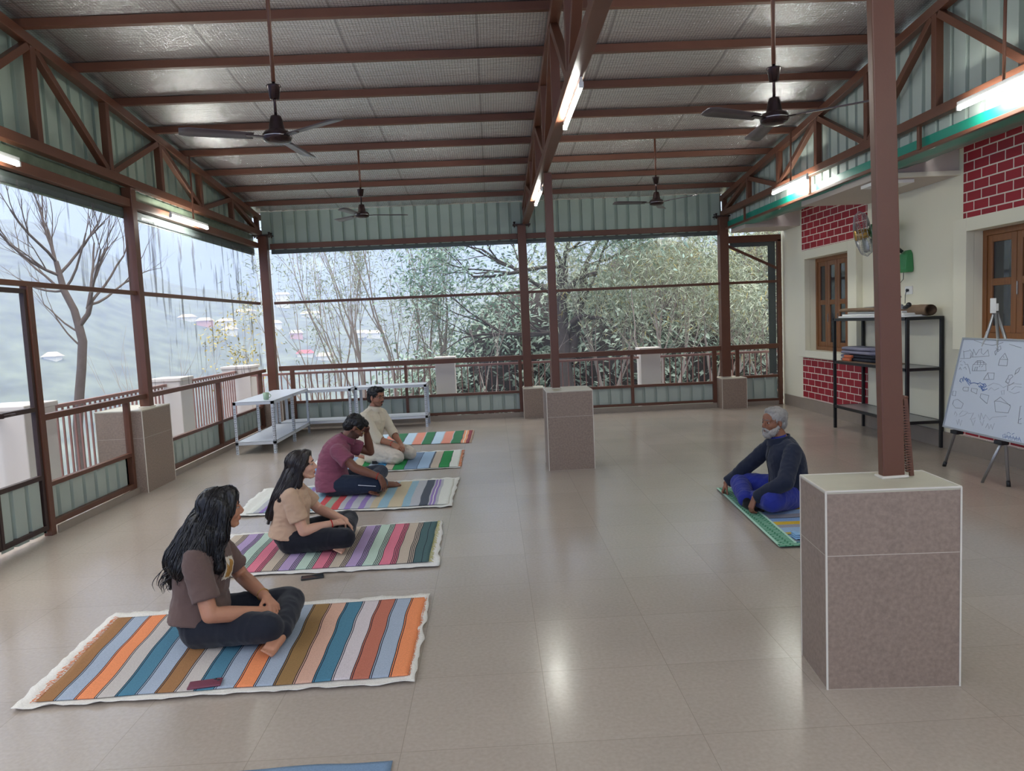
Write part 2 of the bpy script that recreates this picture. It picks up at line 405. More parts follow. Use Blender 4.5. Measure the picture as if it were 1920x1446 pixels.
for y, z0, z1 in ((7.90, .05, 1.0), (10.54, .1, 1.0), (12.45, .1, 1.0)):
    child(MB().box((XL-.03, y-.025, z0), (XL+.03, y+.025, z1)), 'mullion', M['steel'], WL, .003)
child(MB().box((XL-.035, 6.36, 0), (XL+.035, 6.43, 2.16)), 'door_post', M['steel'], WL, .004)
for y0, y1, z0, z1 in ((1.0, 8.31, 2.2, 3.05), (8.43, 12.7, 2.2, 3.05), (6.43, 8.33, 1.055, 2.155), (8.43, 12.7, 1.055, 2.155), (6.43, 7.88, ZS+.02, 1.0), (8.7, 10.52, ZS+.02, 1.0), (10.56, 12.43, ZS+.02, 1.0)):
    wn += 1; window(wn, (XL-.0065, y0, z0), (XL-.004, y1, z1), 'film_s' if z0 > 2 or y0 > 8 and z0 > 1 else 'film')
# left door leaf
def leaf(name, y0, y1):
    D = empty(name, (XL, (y0+y1)/2, 0), kind='structure')
    child(MB().box((XL-.02, y0, .06), (XL+.02, y0+.035, 2.13)), 'stile', M['steel_dark'], D, .003)
    child(MB().box((XL-.02, y1-.035, .06), (XL+.02, y1, 2.13)), 'stile', M['steel_dark'], D, .003)
    for z in (.06, .5, 1.09, 2.095):
        child(MB().box((XL-.022, y0+.03, z), (XL+.022, y1-.03, z+.04)), 'cross_rail', M['steel_dark'], D, .003)
    child(corrugated('X', XL-.004, y0+.01, y1-.01, .03, .52, .2, .03, -1, flat=.74), 'panel', M['sheet_in'], D)
    child(MB().box((XL-.003, y0+.03, .54), (XL-.001, y1-.03, 1.09)), 'pane', M['film'], D)
    child(MB().box((XL-.003, y0+.03, 1.13), (XL-.001, y1-.03, 2.1)), 'pane', M['film'], D)
    child(MB().tube([(XL+.05, y0+.12, 1.11), (XL+.05, y0+.26, 1.11)], .009).box((XL, y0+.10, 1.09), (XL+.05, y0+.13, 1.13)), 'bolt', M['steel_dark'], D)
leaf('door_1', 5.745, 6.355)
leaf('door_2', 5.10, 5.735)
child(corrugated('X', XL-.03, Y0R, 5.05, .0, ZS, .21, .045, -1), 'dado_sheet', M['sheet_in'], WL)
child(MB().box((XL-.03, Y0R, 1.0), (XL+.03, 5.05, 1.055)), 'hand_rail', M['steel'], WL, .003)
# skirting
MB().box((-3.9, YB-.045, 0), (3.94, YB-.03, .085)).box((4.39, YB-.02, 0), (5.05, YB-.005, .085)).build('baseboard_back', M['skirt'], kind='structure')
MB().box((XL+.03, 6.45, 0), (XL+.045, 12.8, .07)).build('baseboard_left', M['skirt'], kind='structure')

# ---- tiled plinths and steel posts
def plinth(label, pts, h, n=None):
    """pts: 4 floor corners counter-clockwise"""
    c = sum((V((p[0], p[1], 0)) for p in pts), V())/4
    e = empty('tiled_plinth', c, 0, label, 'plinth')
    def prism(pp, z0, z1):
        m = MB(); m.rings([[V((p[0], p[1], z0)) for p in pp], [V((p[0], p[1], z1)) for p in pp]], True, smooth=False); return m
    o = prism(pts, 0, h-.012).build('body', M['plinth'], e); o.matrix_parent_inverse = Matrix.Translation(-c)
    o = prism(pts, h-.012, h).build('top_slab', M['slab'], e); o.matrix_parent_inverse = Matrix.Translation(-c)
    m = MB()
    for i in range(4):
        a, b = V((*pts[i], 0)), V((*pts[(i+1) % 4], 0))
        m.bar(a+V((0, 0, .0)), a+V((0, 0, h)), .007, .007, (b-a).normalized())
        m.bar(a+V((0, 0, h)), b+V((0, 0, h)), .007, .007)
    o = m.build('edge_grout', M['grout'], e); o.matrix_parent_inverse = Matrix.Translation(-c)
    return e
def post(label, x, y, z0, z1, w, rz=0, collar=False, dp=None):
    dp = dp or w
    e = empty('steel_post', (x, y, z0), rz, label, 'post')
    MB().box((-w/2, -dp/2, 0), (w/2, dp/2, z1-z0)).build('shaft', M['steel'], e, .006)
    MB().box((-w/2-.012, -dp/2-.012, 0), (w/2+.012, dp/2+.012, .012)).build('base_mortar', M['grout'], e, .004)
    if collar:
        m = MB().box((-w/2-.08, -w/2-.05, z1-z0-.02), (w/2+.08, w/2+.05, z1-z0))
        for sx in (-1, 1):
            for sy in (-1, 1): m.lathe([(.012, -.05), (.012, .03), (.02, .03), (.02, .045)], (sx*(w/2+.05), sy*.06, z1-z0), 8)
        m.build('cap_plate', M['steel_dark'], e)
    return e
plinth('large tiled plinth in the right foreground with chipped white grout edges', [(1.4, 3.06), (1.97, 3.028), (1.995, 3.36), (1.432, 3.395)], .885)
NP = post('tall brown steel post rising from the right foreground plinth', 1.801, 3.268, .885, 4.70, .10, -.02, dp=.05)
NP.rotation_euler = (0, -.023, -.02)
m = MB().bar((.092, .0, 0), (.070, 0, .36), .012, .018, (1, 0, 0))
for k in range(26): m.box((.054+.018*(1-k/26)-.006, -.012, .02+k*.012), (.072+.018*(1-k/26), .006, .0265+k*.012))
m.tube([(.052, 0, .352), (.062, 0, .366), (.080, 0, .36)], .008)
m.build('ribbed_rebar_stub', M['steel'], NP)
plinth('tiled plinth standing alone in the middle of the floor', [(.575, 8.05), (1.085, 8.06), (1.085, 8.58), (.575, 8.57)], .885)
post('slim brown steel post on the middle plinth under the central truss', .715, 8.42, .885, 3.32, .09)
plinth('low tiled plinth at the back under the central back post', [(.50, 12.56), (.86, 12.56), (.86, 13.0), (.50, 13.0)], .52)
post('brown steel post at the middle of the back wall', .605, YB-.02, .52, 3.34, .145, 0, True)
plinth('low tiled plinth at the back right near the masonry wall', [(3.95, 12.56), (4.38, 12.56), (4.38, 13.0), (3.95, 13.0)], .53)
post('brown steel post at the back right beside the narrow end bay', XR, YB-.02, .53, 3.34, .155, 0, True)
plinth('low tiled plinth in the back left corner behind the white shelving', [(-3.98, 12.5), (-3.6, 12.5), (-3.6, 13.0), (-3.98, 13.0)], .52)
post('brown steel corner post at the back left where the two glazed walls meet', -3.83, YB-.02, .52, 3.34, .145, 0, True)
plinth('tiled plinth built into the left glazed wall', [(-4.30, 7.965), (-3.80, 7.965), (-3.80, 8.655), (-4.30, 8.655)], .90)
post('brown steel post on the plinth of the left glazed wall', XL, 8.37, .90, 3.33, .11)

# ---- trusses
def truss(label, x, w=.09, low=False):
    e = empty('roof_truss', (x, 4.0, 3.33), 0, label, 'truss')
    def c(mb, nm): return child(mb, nm, M['steel'], e, .004)
    c(MB().box((x-w/2, Y0R, 3.33), (x+w/2, YB-.02, 3.42)), 'bottom_chord')
    c(MB().bar((x, Y0R, roofz(Y0R)-.045), (x, YB, roofz(YB)-.045), w*.9, .09), 'top_chord')
    ys = [-.6+1.21*k for k in range(12)]
    nodes_ = {round(12.75-1.21*k, 3): k for k in range(12)}
    yk = [12.75-1.21*k for k in range(12)]
    for y in yk: c(MB().box((x-w*.4, y-w*.4, 3.42), (x+w*.4, y+w*.4, roofz(y)-.09)), 'vertical_web')
    for k in range(11):
        ya, yb = yk[k], yk[k+1]
        za, zb = (3.42, roofz(yb)-.1) if k % 2 == 0 else (roofz(ya)-.1, 3.42)
        c(MB().bar((x, ya-.05, za), (x, yb+.05, zb), w*.72, w*.72), 'diagonal_web')
    return e
truss('brown steel roof truss along the left wall', XL+.04)
truss('brown steel roof truss over the middle of the hall', .672, .1)
TR = truss('brown steel roof truss along the right side above the masonry wall', XR)

# ---- purlins
k = 0; y = 13.13
while y > Y0R:
    z = roofz(y)
    sfx = ['farthest back', 'second from the back', 'third from the back', 'fourth from the back', 'fifth from the back', 'sixth from the back', 'seventh from the back', 'eighth from the back', 'ninth from the back, nearest in view'] 
    lab = 'brown steel purlin under the silver ceiling, '+(sfx[k] if k < 9 else 'behind the viewer')
    if k < 11:
        MB().box((-4.0, y-.03, z), (4.2, y+.03, z+.075)).build('roof_purlin', M['steel'], None, .004, label=lab, cat='purlin', group='roof purlins')
    k += 1; y -= .818

# ---- right side: sheet above truss, low edge beam, tarpaulin
WR = empty('wall_right', (5.17, 0, 0), kind='structure')
child(corrugated('X', XR+.10, Y0R, 12.93, 3.18, 0, .215, .045, 1, zf=lambda a: roofz(a)+.07), 'upper_sheet', M['sheet_in'], WR)
child(MB().box((XR+.02, Y0R, 3.10), (XR+.06, 12.8, 3.135)), 'edge_angle', M['steel'], WR, .003)
for y in (7.0, 9.4, 11.8): child(MB().box((XR-.0, y-.02, 3.12), (XR+.03, y+.02, 3.34)), 'edge_bracket', M['steel'], WR, .003)
child(MB().box((XR+.065, Y0R, 3.11), (XR+.072, 12.8, 3.235)), 'tarp_edge', M['tarp'], WR)
g = MB(); rows = []
for j in range(130):
    y = 12.75-j*.118; row = []
    for i in range(13):
        t = i/12; x = XR+.068+t*.62
        z = 3.11-.05*math.sin(t*PI)*(1+.6*noise.noise(V((y*.9, 5, 0))))+.03*noise.noise(V((x*6, y*2.6, 1)))*(.2+t)+t*.12+.015*noise.noise(V((x*14, y*9, 2)))
        row.append(g.bm.verts.new((x, y, z)))
    rows.append(row)
for a, b in zip(rows, rows[1:]):
    for i in range(12): 
        f_ = g.bm.faces.new((a[i], a[i+1], b[i+1], b[i])); f_.smooth = True; f_.material_index = 0 if i < 4 else 1
o = child(g, 'tarp_underside', [M['tarp'], M['tarp_in']], WR)
# masonry
XW = 5.17
B = MB()
def wallbox(y0, y1, z0, z1, x0=XW, x1=XW+.25): B.box((x0, y0, z0), (x1, y1, z1))
# openings: window 1 y 10.37..11.80 z 1.0..2.46 ; window 2 y 5.9..7.76
wallbox(11.80, 12.95, 0, 3.4); wallbox(10.37, 11.80, 0, 1.0); wallbox(10.37, 11.80, 2.46, 3.4)
wallbox(7.76, 10.37, 0, 3.4); wallbox(5.9, 7.76, 0, 1.27); wallbox(5.9, 7.76, 2.41, 3.4); wallbox(Y0R, 5.9, 0, 3.4)
child(B, 'masonry', M['cream'], WR)
def surround(y0, y1, z0, z1, iy0, iy1, iz0, iz1):
    s = MB(); a, b = XW-.09, XW-.0005
    s.box((a, y0, z0), (b, iy0, z1)); s.box((a, iy1, z0), (b, y1, z1)); s.box((a, iy0, z0), (b, iy1, iz0)); s.box((a, iy0, iz1), (b, iy1, z1))
    child(s, 'window_surround', M['cream'], WR, .004)
surround(10.12, 12.06, .89, 2.60, 10.37, 11.80, 1.0, 2.46)
surround(5.7, 7.98, 1.15, 2.55, 5.9, 7.76, 1.27, 2.41)
for y0, y1, z0, z1 in ((9.98, 12.07, 2.605, 3.3), (9.98, 12.07, .20, .865), (5.0, 7.93, 2.555, 3.4), (5.0, 7.93, .2, 1.14)):
    child(MB().box((XW-.012, y0, z0), (XW-.0005, y1, z1)), 'brick_panel', M['brick'], WR)
s = MB()
s.box((4.84, Y0R, 3.32), (XW+.2, 12.95, 3.42)); s.box((4.25, 8.02, 3.04), (XW, 9.95, 3.318)); s.box((4.25, 12.15, 3.04), (XW, 12.85, 3.318))
child(s, 'soffit', M['lilac'], WR, .005)
child(MB().box((4.25, 7.99, 3.04), (XW, 8.018, 3.09)), 'soffit_lip', M['cream'], WR)
MB().box((XW-.02, Y0R, 0), (XW-.001, 12.84, .19)).build('baseboard_right', M['skirt'], kind='structure')
MB().box((4.3, 8.1, 3.0), (4.72, 8.45, 3.038)).build('ceiling_box', M['white'], None, .004, label='white box fixed under the soffit behind the foreground post', cat='ceiling box')

# wooden windows
def wood_window(n, y0, y1, z0, z1, leaves):
    wx = XW+.09
    e = empty('window_%d' % n, (wx, (y0+y1)/2, z0), kind='structure')
    t = .06
    f = MB(); f.box((wx, y0, z0), (wx+.07, y0+t, z1)); f.box((wx, y1-t, z0), (wx+.07, y1, z1)); f.box((wx, y0+t, z0), (wx+.07, y1-t, z0+t)); f.box((wx, y0+t, z1-t), (wx+.07, y1-t, z1))
    child(f, 'frame', M['wood'], e, .004)
    n_ = leaves; W = (y1-y0-2*t)/n_
    for i in range(n_):
        a = y0+t+i*W+.004; b = a+W-.008; s = .075
        m = MB(); lo, hi = wx+.012, wx+.05
        m.box((lo, a, z0+t), (hi, a+s, z1-t)); m.box((lo, b-s, z0+t), (hi, b, z1-t))
        zm = z0+t+(z1-z0-2*t)*.52
        for q0, q1 in ((z0+t, z0+t+s), (zm-s*.5, zm+s*.5), (z1-t-s, z1-t)): m.box((lo, a+s, q0), (hi, b-s, q1))
        lf = child(m, 'leaf', M['wood'], e, .005)
        for q0, q1 in ((z0+t+s, zm-s*.5), (zm+s*.5, z1-t-s)):
            p = MB().box((wx+.028, a+s, q0), (wx+.034, b-s, q1)).build('pane', M['glass'], lf)
    h = MB()
    for i in range(1, n_): h.box((wx-.0, y0+t+i*W-.03, z0+.45), (wx+.012, y0+t+i*W-.018, z0+.58))
    child(h, 'handle', M['chrome'], e)
    g2 = MB()
    for k in range(12):
        zz = z0+.05+(z1-z0-.1)*k/11; g2.tube([(wx+.11, y0, zz), (wx+.11, y1, zz)], .008, 6)
    child(g2, 'grille', M['white'], e)
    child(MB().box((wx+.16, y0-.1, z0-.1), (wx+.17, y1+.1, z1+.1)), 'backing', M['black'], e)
wood_window(wn+1, 10.37, 11.80, 1.0, 2.46, 4)
wood_window(wn+2, 5.9, 7.76, 1.27, 2.41, 4)

# ================================================================== tube lights and fans
TUBE = []
def tube_light(label, x, y0, y1, z, rods, dx=0.0, dz=.05):
    e = empty('tube_light', (x, (y0+y1)/2, z), 0, label, 'tube light', 'tube lights')
    h = (y1-y0)/2
    MB().tube([(0, -h+.02, 0), (0, h-.02, 0)], .016, 10).build('tube', M['tube'], e)
    MB().box((-.011+dx, -h, .022), (.011+dx, h, .022+.034)).build('batten', M['white'], e, .003)
    for s in (-1, 1): MB().box((-.016, s*(h-.01)-.01, -.016), (.016, s*(h-.01)+.01, .022)).build('end_cap', M['white'], e)
    for ry in rods:
        MB().tube([(dx, ry, .05), (dx+.01, ry, roofz((y0+y1)/2+ry)-z-.03)], .012, 8).build('hanger_rod', M['steel'], e)
tube_light('lit tube light hanging along the left glazed wall near the far end', XL+.165, 9.02, 10.18, 3.115, (.12,))
tube_light('lit tube light at the left edge of the view', XL+.165, 5.05, 6.2, 3.12, (0,))
tube_light('long lit tube light under the central truss, the nearer one', .70, 5.2, 6.34, 3.275, ())
tube_light('lit tube light under the central truss beyond the middle post', .70, 9.2, 10.38, 3.275, ())
tube_light('lit tube light hanging on the right truss near its far end', XR-.13, 9.12, 10.25, 3.275, (-.05,))
tube_light('lit tube light hanging on the right truss at the right edge of the view', XR-.13, 5.0, 6.2, 3.275, (.05,))
for x in (XL+.165, .70, XR-.13): tube_light('tube light behind the viewer', x, 1.0, 2.2, 3.275, (0,))
for x in (XL+.165, .70, XR-.13): tube_light('tube light behind the viewer', x, -2.2, -1.0, 3.275, (0,))

FAN0 = None
def fan(label, x, y, zh, rot, hang=.62):
    """three-blade ceiling fan; zh is the height of the motor"""
    e = empty('ceiling_fan', (x, y, zh), 0, label, 'ceiling fan', 'ceiling fans')
    top = roofz(y)+.02-zh
    MB().tube([(0, 0, .36), (0, 0, top)], .014, 10).build('down_rod', M['steel'], e)
    MB().lathe([(.010, .12), (.010, .40)], n=12).build('stem', M['fan'], e)
    MB().lathe([(.018, .245), (.030, .25), (.044, .325), (.047, .33), (.047, .337), (.02, .34)]).build('canopy_cup', M['fan'], e, smooth=False)
    MB().lathe([(.012, .145), (.034, .14), (.040, .12), (.054, .045), (.058, .04)]).build('motor_cover', M['fan'], e)
    MB().lathe([(.05, .05), (.078, .04), (.094, .018), (.096, 0), (.086, -.022), (.055, -.034), (.01, -.038)], n=32).build('motor', M['fan'], e)
    MB().lathe([(.095, .008), (.099, .004), (.095, 0)], n=32).build('trim_ring', M['chrome'], e)
    for k in range(3):
        a = rot+2*PI*k/3
        Rz = Matrix.Rotation(a, 4, 'Z') @ Matrix.Rotation(.20, 4, 'X')
        m = MB(); rs = []
        for t in range(9):
            u = .15+.45*t/8; wd = .046+.018*t/8
            if t == 8: wd *= .72
            rs.append([Rz @ V((u, yy, zz+.006)) for yy, zz in ((-wd, 0), (-wd*.5, .006), (0, .004), (wd*.5, .006), (wd, 0), (wd, -.004), (0, -.0), (-wd, -.004))])
        m.rings(rs)
        b = m.build('blade', M['fanblade'], e)
        MB().bar(Rz @ V((.075, 0, 0)), Rz @ V((.20, 0, .004)), .04, .008).build('blade_iron', M['fan'], b)
    return e
fan('dark three-blade ceiling fan at the front left, largest in view', -1.36, 5.05, 2.96, math.radians(-157))
fan('dark three-blade ceiling fan at the front right near the foreground post', 1.98, 5.05, 2.955, math.radians(-155))
fan('small distant ceiling fan at the back left', -1.63, 9.90, 3.16, math.radians(15))
fan('small distant ceiling fan at the back right', 2.28, 9.90, 3.165, math.radians(-170))
# ================================================================== MATS
def rug_mat():
    m = bpy.data.materials.new('striped_cotton'); nt, N, L, P = nodes(m)
    a = N.new('ShaderNodeAttribute'); a.attribute_name = 'stripe'
    tc = N.new('ShaderNodeTexCoord'); nz = N.new('ShaderNodeTexNoise'); nz.inputs['Scale'].default_value = 160; nz.inputs['Detail'].default_value = 3; L.new(tc.outputs['Object'], nz.inputs['Vector'])
    mr = N.new('ShaderNodeMapRange'); L.new(nz.outputs['Fac'], mr.inputs[0]); mr.inputs[1].default_value = .3; mr.inputs[2].default_value = .7; mr.inputs[3].default_value = .86; mr.inputs[4].default_value = 1.08
    s = N.new('ShaderNodeVectorMath'); s.operation = 'SCALE'; L.new(a.outputs['Color'], s.inputs[0]); L.new(mr.outputs[0], s.inputs['Scale'])
    L.new(s.outputs[0], P.inputs['Base Color']); P.inputs['Roughness'].default_value = .9; P.inputs['Specular IOR Level'].default_value = .2
    bp = N.new('ShaderNodeBump'); bp.inputs['Strength'].default_value = .3; bp.inputs['Distance'].default_value = .003; L.new(nz.outputs['Fac'], bp.inputs['Height']); L.new(bp.outputs[0], P.inputs['Normal'])
    return m
M['rug'] = rug_mat()
M['sheet_w'] = mat('white_cotton', lin(226, 224, 218), .85, 0, .04, 9, .35, 45)
M['fringe'] = mat('cotton_thread', lin(206, 180, 160), .9)
M['fringe_o'] = mat('orange_thread', lin(222, 140, 96), .9)
M['fringe_y'] = mat('yellow_thread', lin(190, 184, 120), .9)

def bil(c, u, v):
    a = V((*c[0], 0)).lerp(V((*c[1], 0)), u); b = V((*c[3], 0)).lerp(V((*c[2], 0)), u); return a.lerp(b, v)

def rug(name, label, cat, group, corners, stripes, z=.010, along='u', seed=0, mt='rug', wav=.006, fringe=None, edge=0.0, thick=.003):
    """corners: near-left, near-right, far-right, far-left; stripes: (colour, width) in order left to right (or near to far)"""
    c0 = sum((V((*p, 0)) for p in corners), V())/4
    tot = sum(s[1] for s in stripes); us = [0.0]; cs = []
    for col, wd in stripes:
        n = max(1, int(math.ceil(wd/tot*1.7/.03)))
        for k in range(n): us.append(us[-1]+wd/tot/n); cs.append(col)
    us[-1] = 1.0
    nv = 44 if along == 'u' else 60
    vs = [k/nv for k in range(nv+1)]
    bm = bmesh.new(); lay = bm.loops.layers.float_color.new('stripe')
    G = []
    for v in vs:
        row = []
        for u in us:
            uu, vv = (u, v) if along == 'u' else (v, u)
            p = bil(corners, uu, vv)
            ed = min(uu, 1-uu, vv, 1-vv)
            n1 = noise.noise(V((p.x*3.1, p.y*2.3, seed))); n2 = noise.noise(V((p.x*9, p.y*7, seed+3)))
            p.x += .012*noise.noise(V((p.x*2, p.y*3.5, seed+9))); p.y += .012*noise.noise(V((p.x*3.5, p.y*2, seed+17)))
            zz = z+wav*max(0, n1+.25*n2)
            if edge and ed < .03: 
                zz += edge*(.55+.6*noise.noise(V((p.x*14, p.y*14, seed))))*(1-ed/.03)
                p.x += .02*noise.noise(V((p.x*7, p.y*7, seed+5))); p.y += .02*noise.noise(V((p.x*7, p.y*7, seed+6)))
            row.append(bm.verts.new((p.x-c0.x, p.y-c0.y, max(zz, z*.5))))
        G.append(row)
    for j in range(len(vs)-1):
        for i in range(len(us)-1):
            f = bm.faces.new((G[j][i], G[j][i+1], G[j+1][i+1], G[j+1][i])); f.smooth = True
            for l in f.loops: l[lay] = lin(*cs[i])
    me = bpy.data.meshes.new(name); bm.to_mesh(me); bm.free(); me.materials.append(M[mt])
    o = link(bpy.data.objects.new(name, me)); o.location = c0
    s = o.modifiers.new('t', 'SOLIDIFY'); s.thickness = thick; s.offset = 0
    tag(o, label, cat, group)
    if fringe:
        for ends, mm, ln in fringe:
            g = MB(); rnd = random.Random(seed+5)
            for q in range(90):
                t = q/89+rnd.uniform(-.004, .004)
                p = bil(corners, 0 if ends == 'l' else 1, min(1, max(0, t))); d = -1 if ends == 'l' else 1
                l_ = ln*rnd.uniform(.5, 1.2)
                p = V((p.x-c0.x, p.y-c0.y, z+.002))
                g.tube([p, p+V((d*l_*.5, rnd.uniform(-.01, .01), .004)), p+V((d*l_, rnd.uniform(-.015, .015), -.004))], .0016, 4)
            g.build('fringe', M[mm], o)
    return o

K = (30, 32, 44)
def lined(cols, wd=.092, lw=.005, n=2, gap=.005):
    out = []
    for i, c in enumerate(cols):
        out.append((c, wd))
        if i < len(cols)-1:
            for k in range(n): out += [(K, lw)]+([(c if k % 2 else cols[i+1], gap)] if k < n-1 else [])
    return out
BR, BG, ORG, GB, TE, PE, OC, PK, TC_ = (156, 114, 76), (164, 176, 192), (236, 146, 98), (196, 188, 182), (80, 128, 150), (210, 168, 148), (150, 118, 76), (208, 198, 200), (188, 114, 94)
G_ = 'striped sitting mats in a row'
SH = 'white cotton sheets under the sitting mats'
rug('cotton_sheet', 'white cotton sheet under the brown and orange striped mat, nearest in the row', 'sheet', SH, [(-2.27, 3.28), (-.434, 3.324), (-.455, 4.44), (-2.37, 4.40)], [((226, 222, 214), 1)], .004, seed=2, wav=.003, edge=.022)
rug('striped_mat', 'brown, blue, teal and orange striped mat nearest the viewer, woman in brown on it', 'mat', G_, [(-2.19, 3.34), (-.475, 3.39), (-.475, 4.40), (-2.31, 4.33)],
    lined([BR, BG, ORG, GB, TE, BG, BR, GB, TE, BG, ORG, BG, OC, PE, TE, PK, TC_, BG, ORG], .086), .012, seed=4, fringe=[('l', 'fringe_o', .035), ('r', 'fringe_o', .012)])
LV, MI, PI_, BE, DT = (178, 156, 196), (186, 208, 194), (220, 126, 146), (192, 178, 162), (78, 104, 106)
seq = []
base = [BE, LV, MI, PI_]*3
for i, c in enumerate(base+[BE]):
    seq.append((c, .074))
    for k in range(3): seq += [(K, .006), (c, .006)]
    seq.append((K, .006))
seq += [(DT, .055), (K, .004), (DT, .05)]
rug('cotton_sheet', 'white cotton sheet under the pink and lavender striped mat, second in the row', 'sheet', SH, [(-2.22, 4.99), (-.44, 4.965), (-.495, 6.16), (-2.26, 6.06)], [((228, 226, 222), 1)], .004, seed=12, wav=.003, edge=.016)
rug('striped_mat', 'pink, lavender and mint striped mat, woman in the beige top on it', 'mat', G_, [(-2.16, 5.05), (-.52, 5.075), (-.53, 6.14), (-2.2, 6.02)], seq, .012, seed=14, fringe=[('r', 'fringe_y', .03)])
PU, LG, LB, BY, SL, RD, GG, WH = (150, 128, 186), (184, 186, 192), (150, 184, 200), (200, 186, 158), (86, 92, 104), (200, 84, 88), (150, 168, 148), (222, 224, 216)
s3 = [(WH, .06), (LG, .05), (PU, .04), (LB, .06), ((206, 150, 120), .08), (LB, .08), (PU, .05), (LG, .07), (LB, .08), (RD, .065), (GG, .07), (RD, .065), (LG, .05), (PU, .055), (LG, .07), (PU, .05), (LG, .05), (BY, .065), (LB, .085), (BY, .115), (LB, .065), (LG, .08), (SL, .075), (LG, .012), (PU, .02), (WH, .008), (PU, .02), (LG, .025), (WH, .1)]
rug('cotton_sheet', 'white cotton sheet under the pale blue and purple striped mat, third in the row', 'sheet', SH, [(-2.45, 6.66), (-.445, 6.63), (-.42, 7.9), (-2.5, 7.82)], [((226, 226, 220), 1)], .004, seed=22, wav=.004, edge=.02)
rug('striped_mat', 'pale blue, purple and red striped mat, man in the maroon shirt on it', 'mat', G_, [(-2.35, 6.75), (-.47, 6.72), (-.47, 7.84), (-2.38, 7.74)], s3, .012, seed=24)
GN, SB, BB = (44, 138, 78), (158, 186, 214), (70, 158, 210)
s4 = [((120, 160, 200), .09), ((206, 196, 170), .12), ((150, 176, 150), .1), (SB, .1), ((210, 196, 170), .12), (GN, .08), (BG, .1), (BB, .1), (K, .005), (BE, .095), (K, .005), (GN, .12), (K, .005), ((120, 142, 170), .14), (K, .005), (SB, .13), (SL, .02), (BE, .09), (K, .005), (GN, .11), (K, .005), (WH, .1)]
rug('cotton_sheet', 'white cotton sheet under the green and blue striped mat, fourth in the row', 'sheet', SH, [(-2.28, 8.42), (-.435, 8.47), (-.435, 9.68), (-2.33, 9.62)], [((226, 226, 222), 1)], .004, seed=32, wav=.003, edge=.012)
rug('striped_mat', 'green, blue and beige striped mat, kneeling man in cream on it', 'mat', G_, [(-2.2, 8.5), (-.46, 8.52), (-.46, 9.63), (-2.24, 9.56)], s4, .012, seed=34, fringe=[('r', 'fringe_o', .035)])
P5_, G5, B5 = (224, 150, 130), (62, 124, 88), (190, 214, 232)
s5 = []
for c in (G5, B5, P5_, G5, B5, P5_, G5, B5, P5_, G5): s5 += [(c, .125), (SL if c is G5 else LG, .012)]
s5 += [((226, 160, 120), .03), (WH, .012), ((226, 160, 120), .03), ((140, 70, 80), .05)]
rug('striped_mat', 'empty peach, green and sky blue striped mat, farthest in the row', 'mat', G_, [(-1.9, 10.40), (-.38, 10.25), (-.36, 11.45), (-1.95, 11.44)], s5, .006, seed=44, fringe=[('r', 'fringe', .03)])
rug('striped_mat', 'pale denim blue mat corner at the bottom edge of the view', 'mat', G_, [(-2.2, 1.72), (-.46, 1.72), (-.455, 2.715), (-2.2, 2.70)], [((120, 146, 172), .3), (WH, .02), ((126, 150, 176), .3), (WH, .02), ((118, 142, 168), .3)], .006, along='v', seed=54)
TG = (104, 168, 140)
sy = [((176, 170, 166), .06), (TE, .03), ((186, 190, 196), .07), ((130, 160, 198), .1), (K, .012), ((190, 170, 90), .05), ((150, 176, 206), .12), ((150, 150, 160), .08), ((206, 172, 60), .09), ((128, 158, 200), .1), (K, .012), ((150, 150, 160), .1), ((150, 176, 206), .12), ((206, 172, 60), .06), ((160, 160, 166), .1), ((128, 158, 200), .14), (LG, .1), ((150, 176, 206), .12), (SL, .02), ((190, 194, 200), .1), ((128, 158, 200), .12), (LG, .1)]
TM = rug('prayer_mat', 'striped mat with a pale green patterned border under the bearded man', 'mat', None, [(1.964, 5.015), (2.95, 5.0), (2.96, 6.80), (2.077, 6.805)], sy, .006, along='v', seed=61, wav=.002)
def greek_mat():
    m = bpy.data.materials.new('green_patterned_border'); nt, N, L, P = nodes(m)
    tc = N.new('ShaderNodeTexCoord'); mp = N.new('ShaderNodeMapping'); mp.inputs['Scale'].default_value = (11, 11, 11); L.new(tc.outputs['Object'], mp.inputs[0])
    wv = N.new('ShaderNodeTexBrick'); wv.offset = .5; wv.squash = 1.6; wv.squash_frequency = 2
    for k_, v_ in (('Scale', 1), ('Brick Width', .55), ('Row Height', .26), ('Mortar Size', .07), ('Mortar Smooth', 0)): wv.inputs[k_].default_value = v_
    wv.inputs['Color1'].default_value = lin(166, 206, 186); wv.inputs['Color2'].default_value = lin(120, 180, 152); wv.inputs['Mortar'].default_value = lin(52, 122, 92)
    L.new(mp.outputs[0], wv.inputs[0]); L.new(wv.outputs['Color'], P.inputs['Base Color']); P.inputs['Roughness'].default_value = .85
    return m
M['greek'] = greek_mat(); M['greenline'] = mat('pale_green_band', lin(176, 214, 196), .85)
def strip(pts_a, pts_b, z, name, mt, parent, th=.003):
    m = MB(); lo = [V((*p, z)) for p in (pts_a[0], pts_b[0], pts_b[1], pts_a[1])]
    m.rings([lo, [p+V((0, 0, th)) for p in lo]], True, smooth=False)
    o = m.build(name, mt, parent); o.matrix_parent_inverse = Matrix.Translation(-parent.location); return o
strip([(1.955, 5.0), (2.07, 6.815)], [(2.10, 5.0), (2.20, 6.815)], .009, 'patterned_border', M['greek'], TM)
for d0, d1 in ((-.004, .016), (.128, .146)):
    strip([(1.955+d0, 5.0), (2.07+d0, 6.815)], [(1.955+d1, 5.0), (2.07+d1, 6.815)], .0125, 'border_band', M['greenline'], TM, .002)
strip([(1.955, 4.985), (1.957, 5.05)], [(2.97, 4.98), (2.97, 5.045)], .0152, 'border_band', M['greek'], TM, .002)
M['blue_cloth'] = mat('pale_blue_cloth', lin(140, 180, 214), .9, 0, .06, 10, .3, 40)
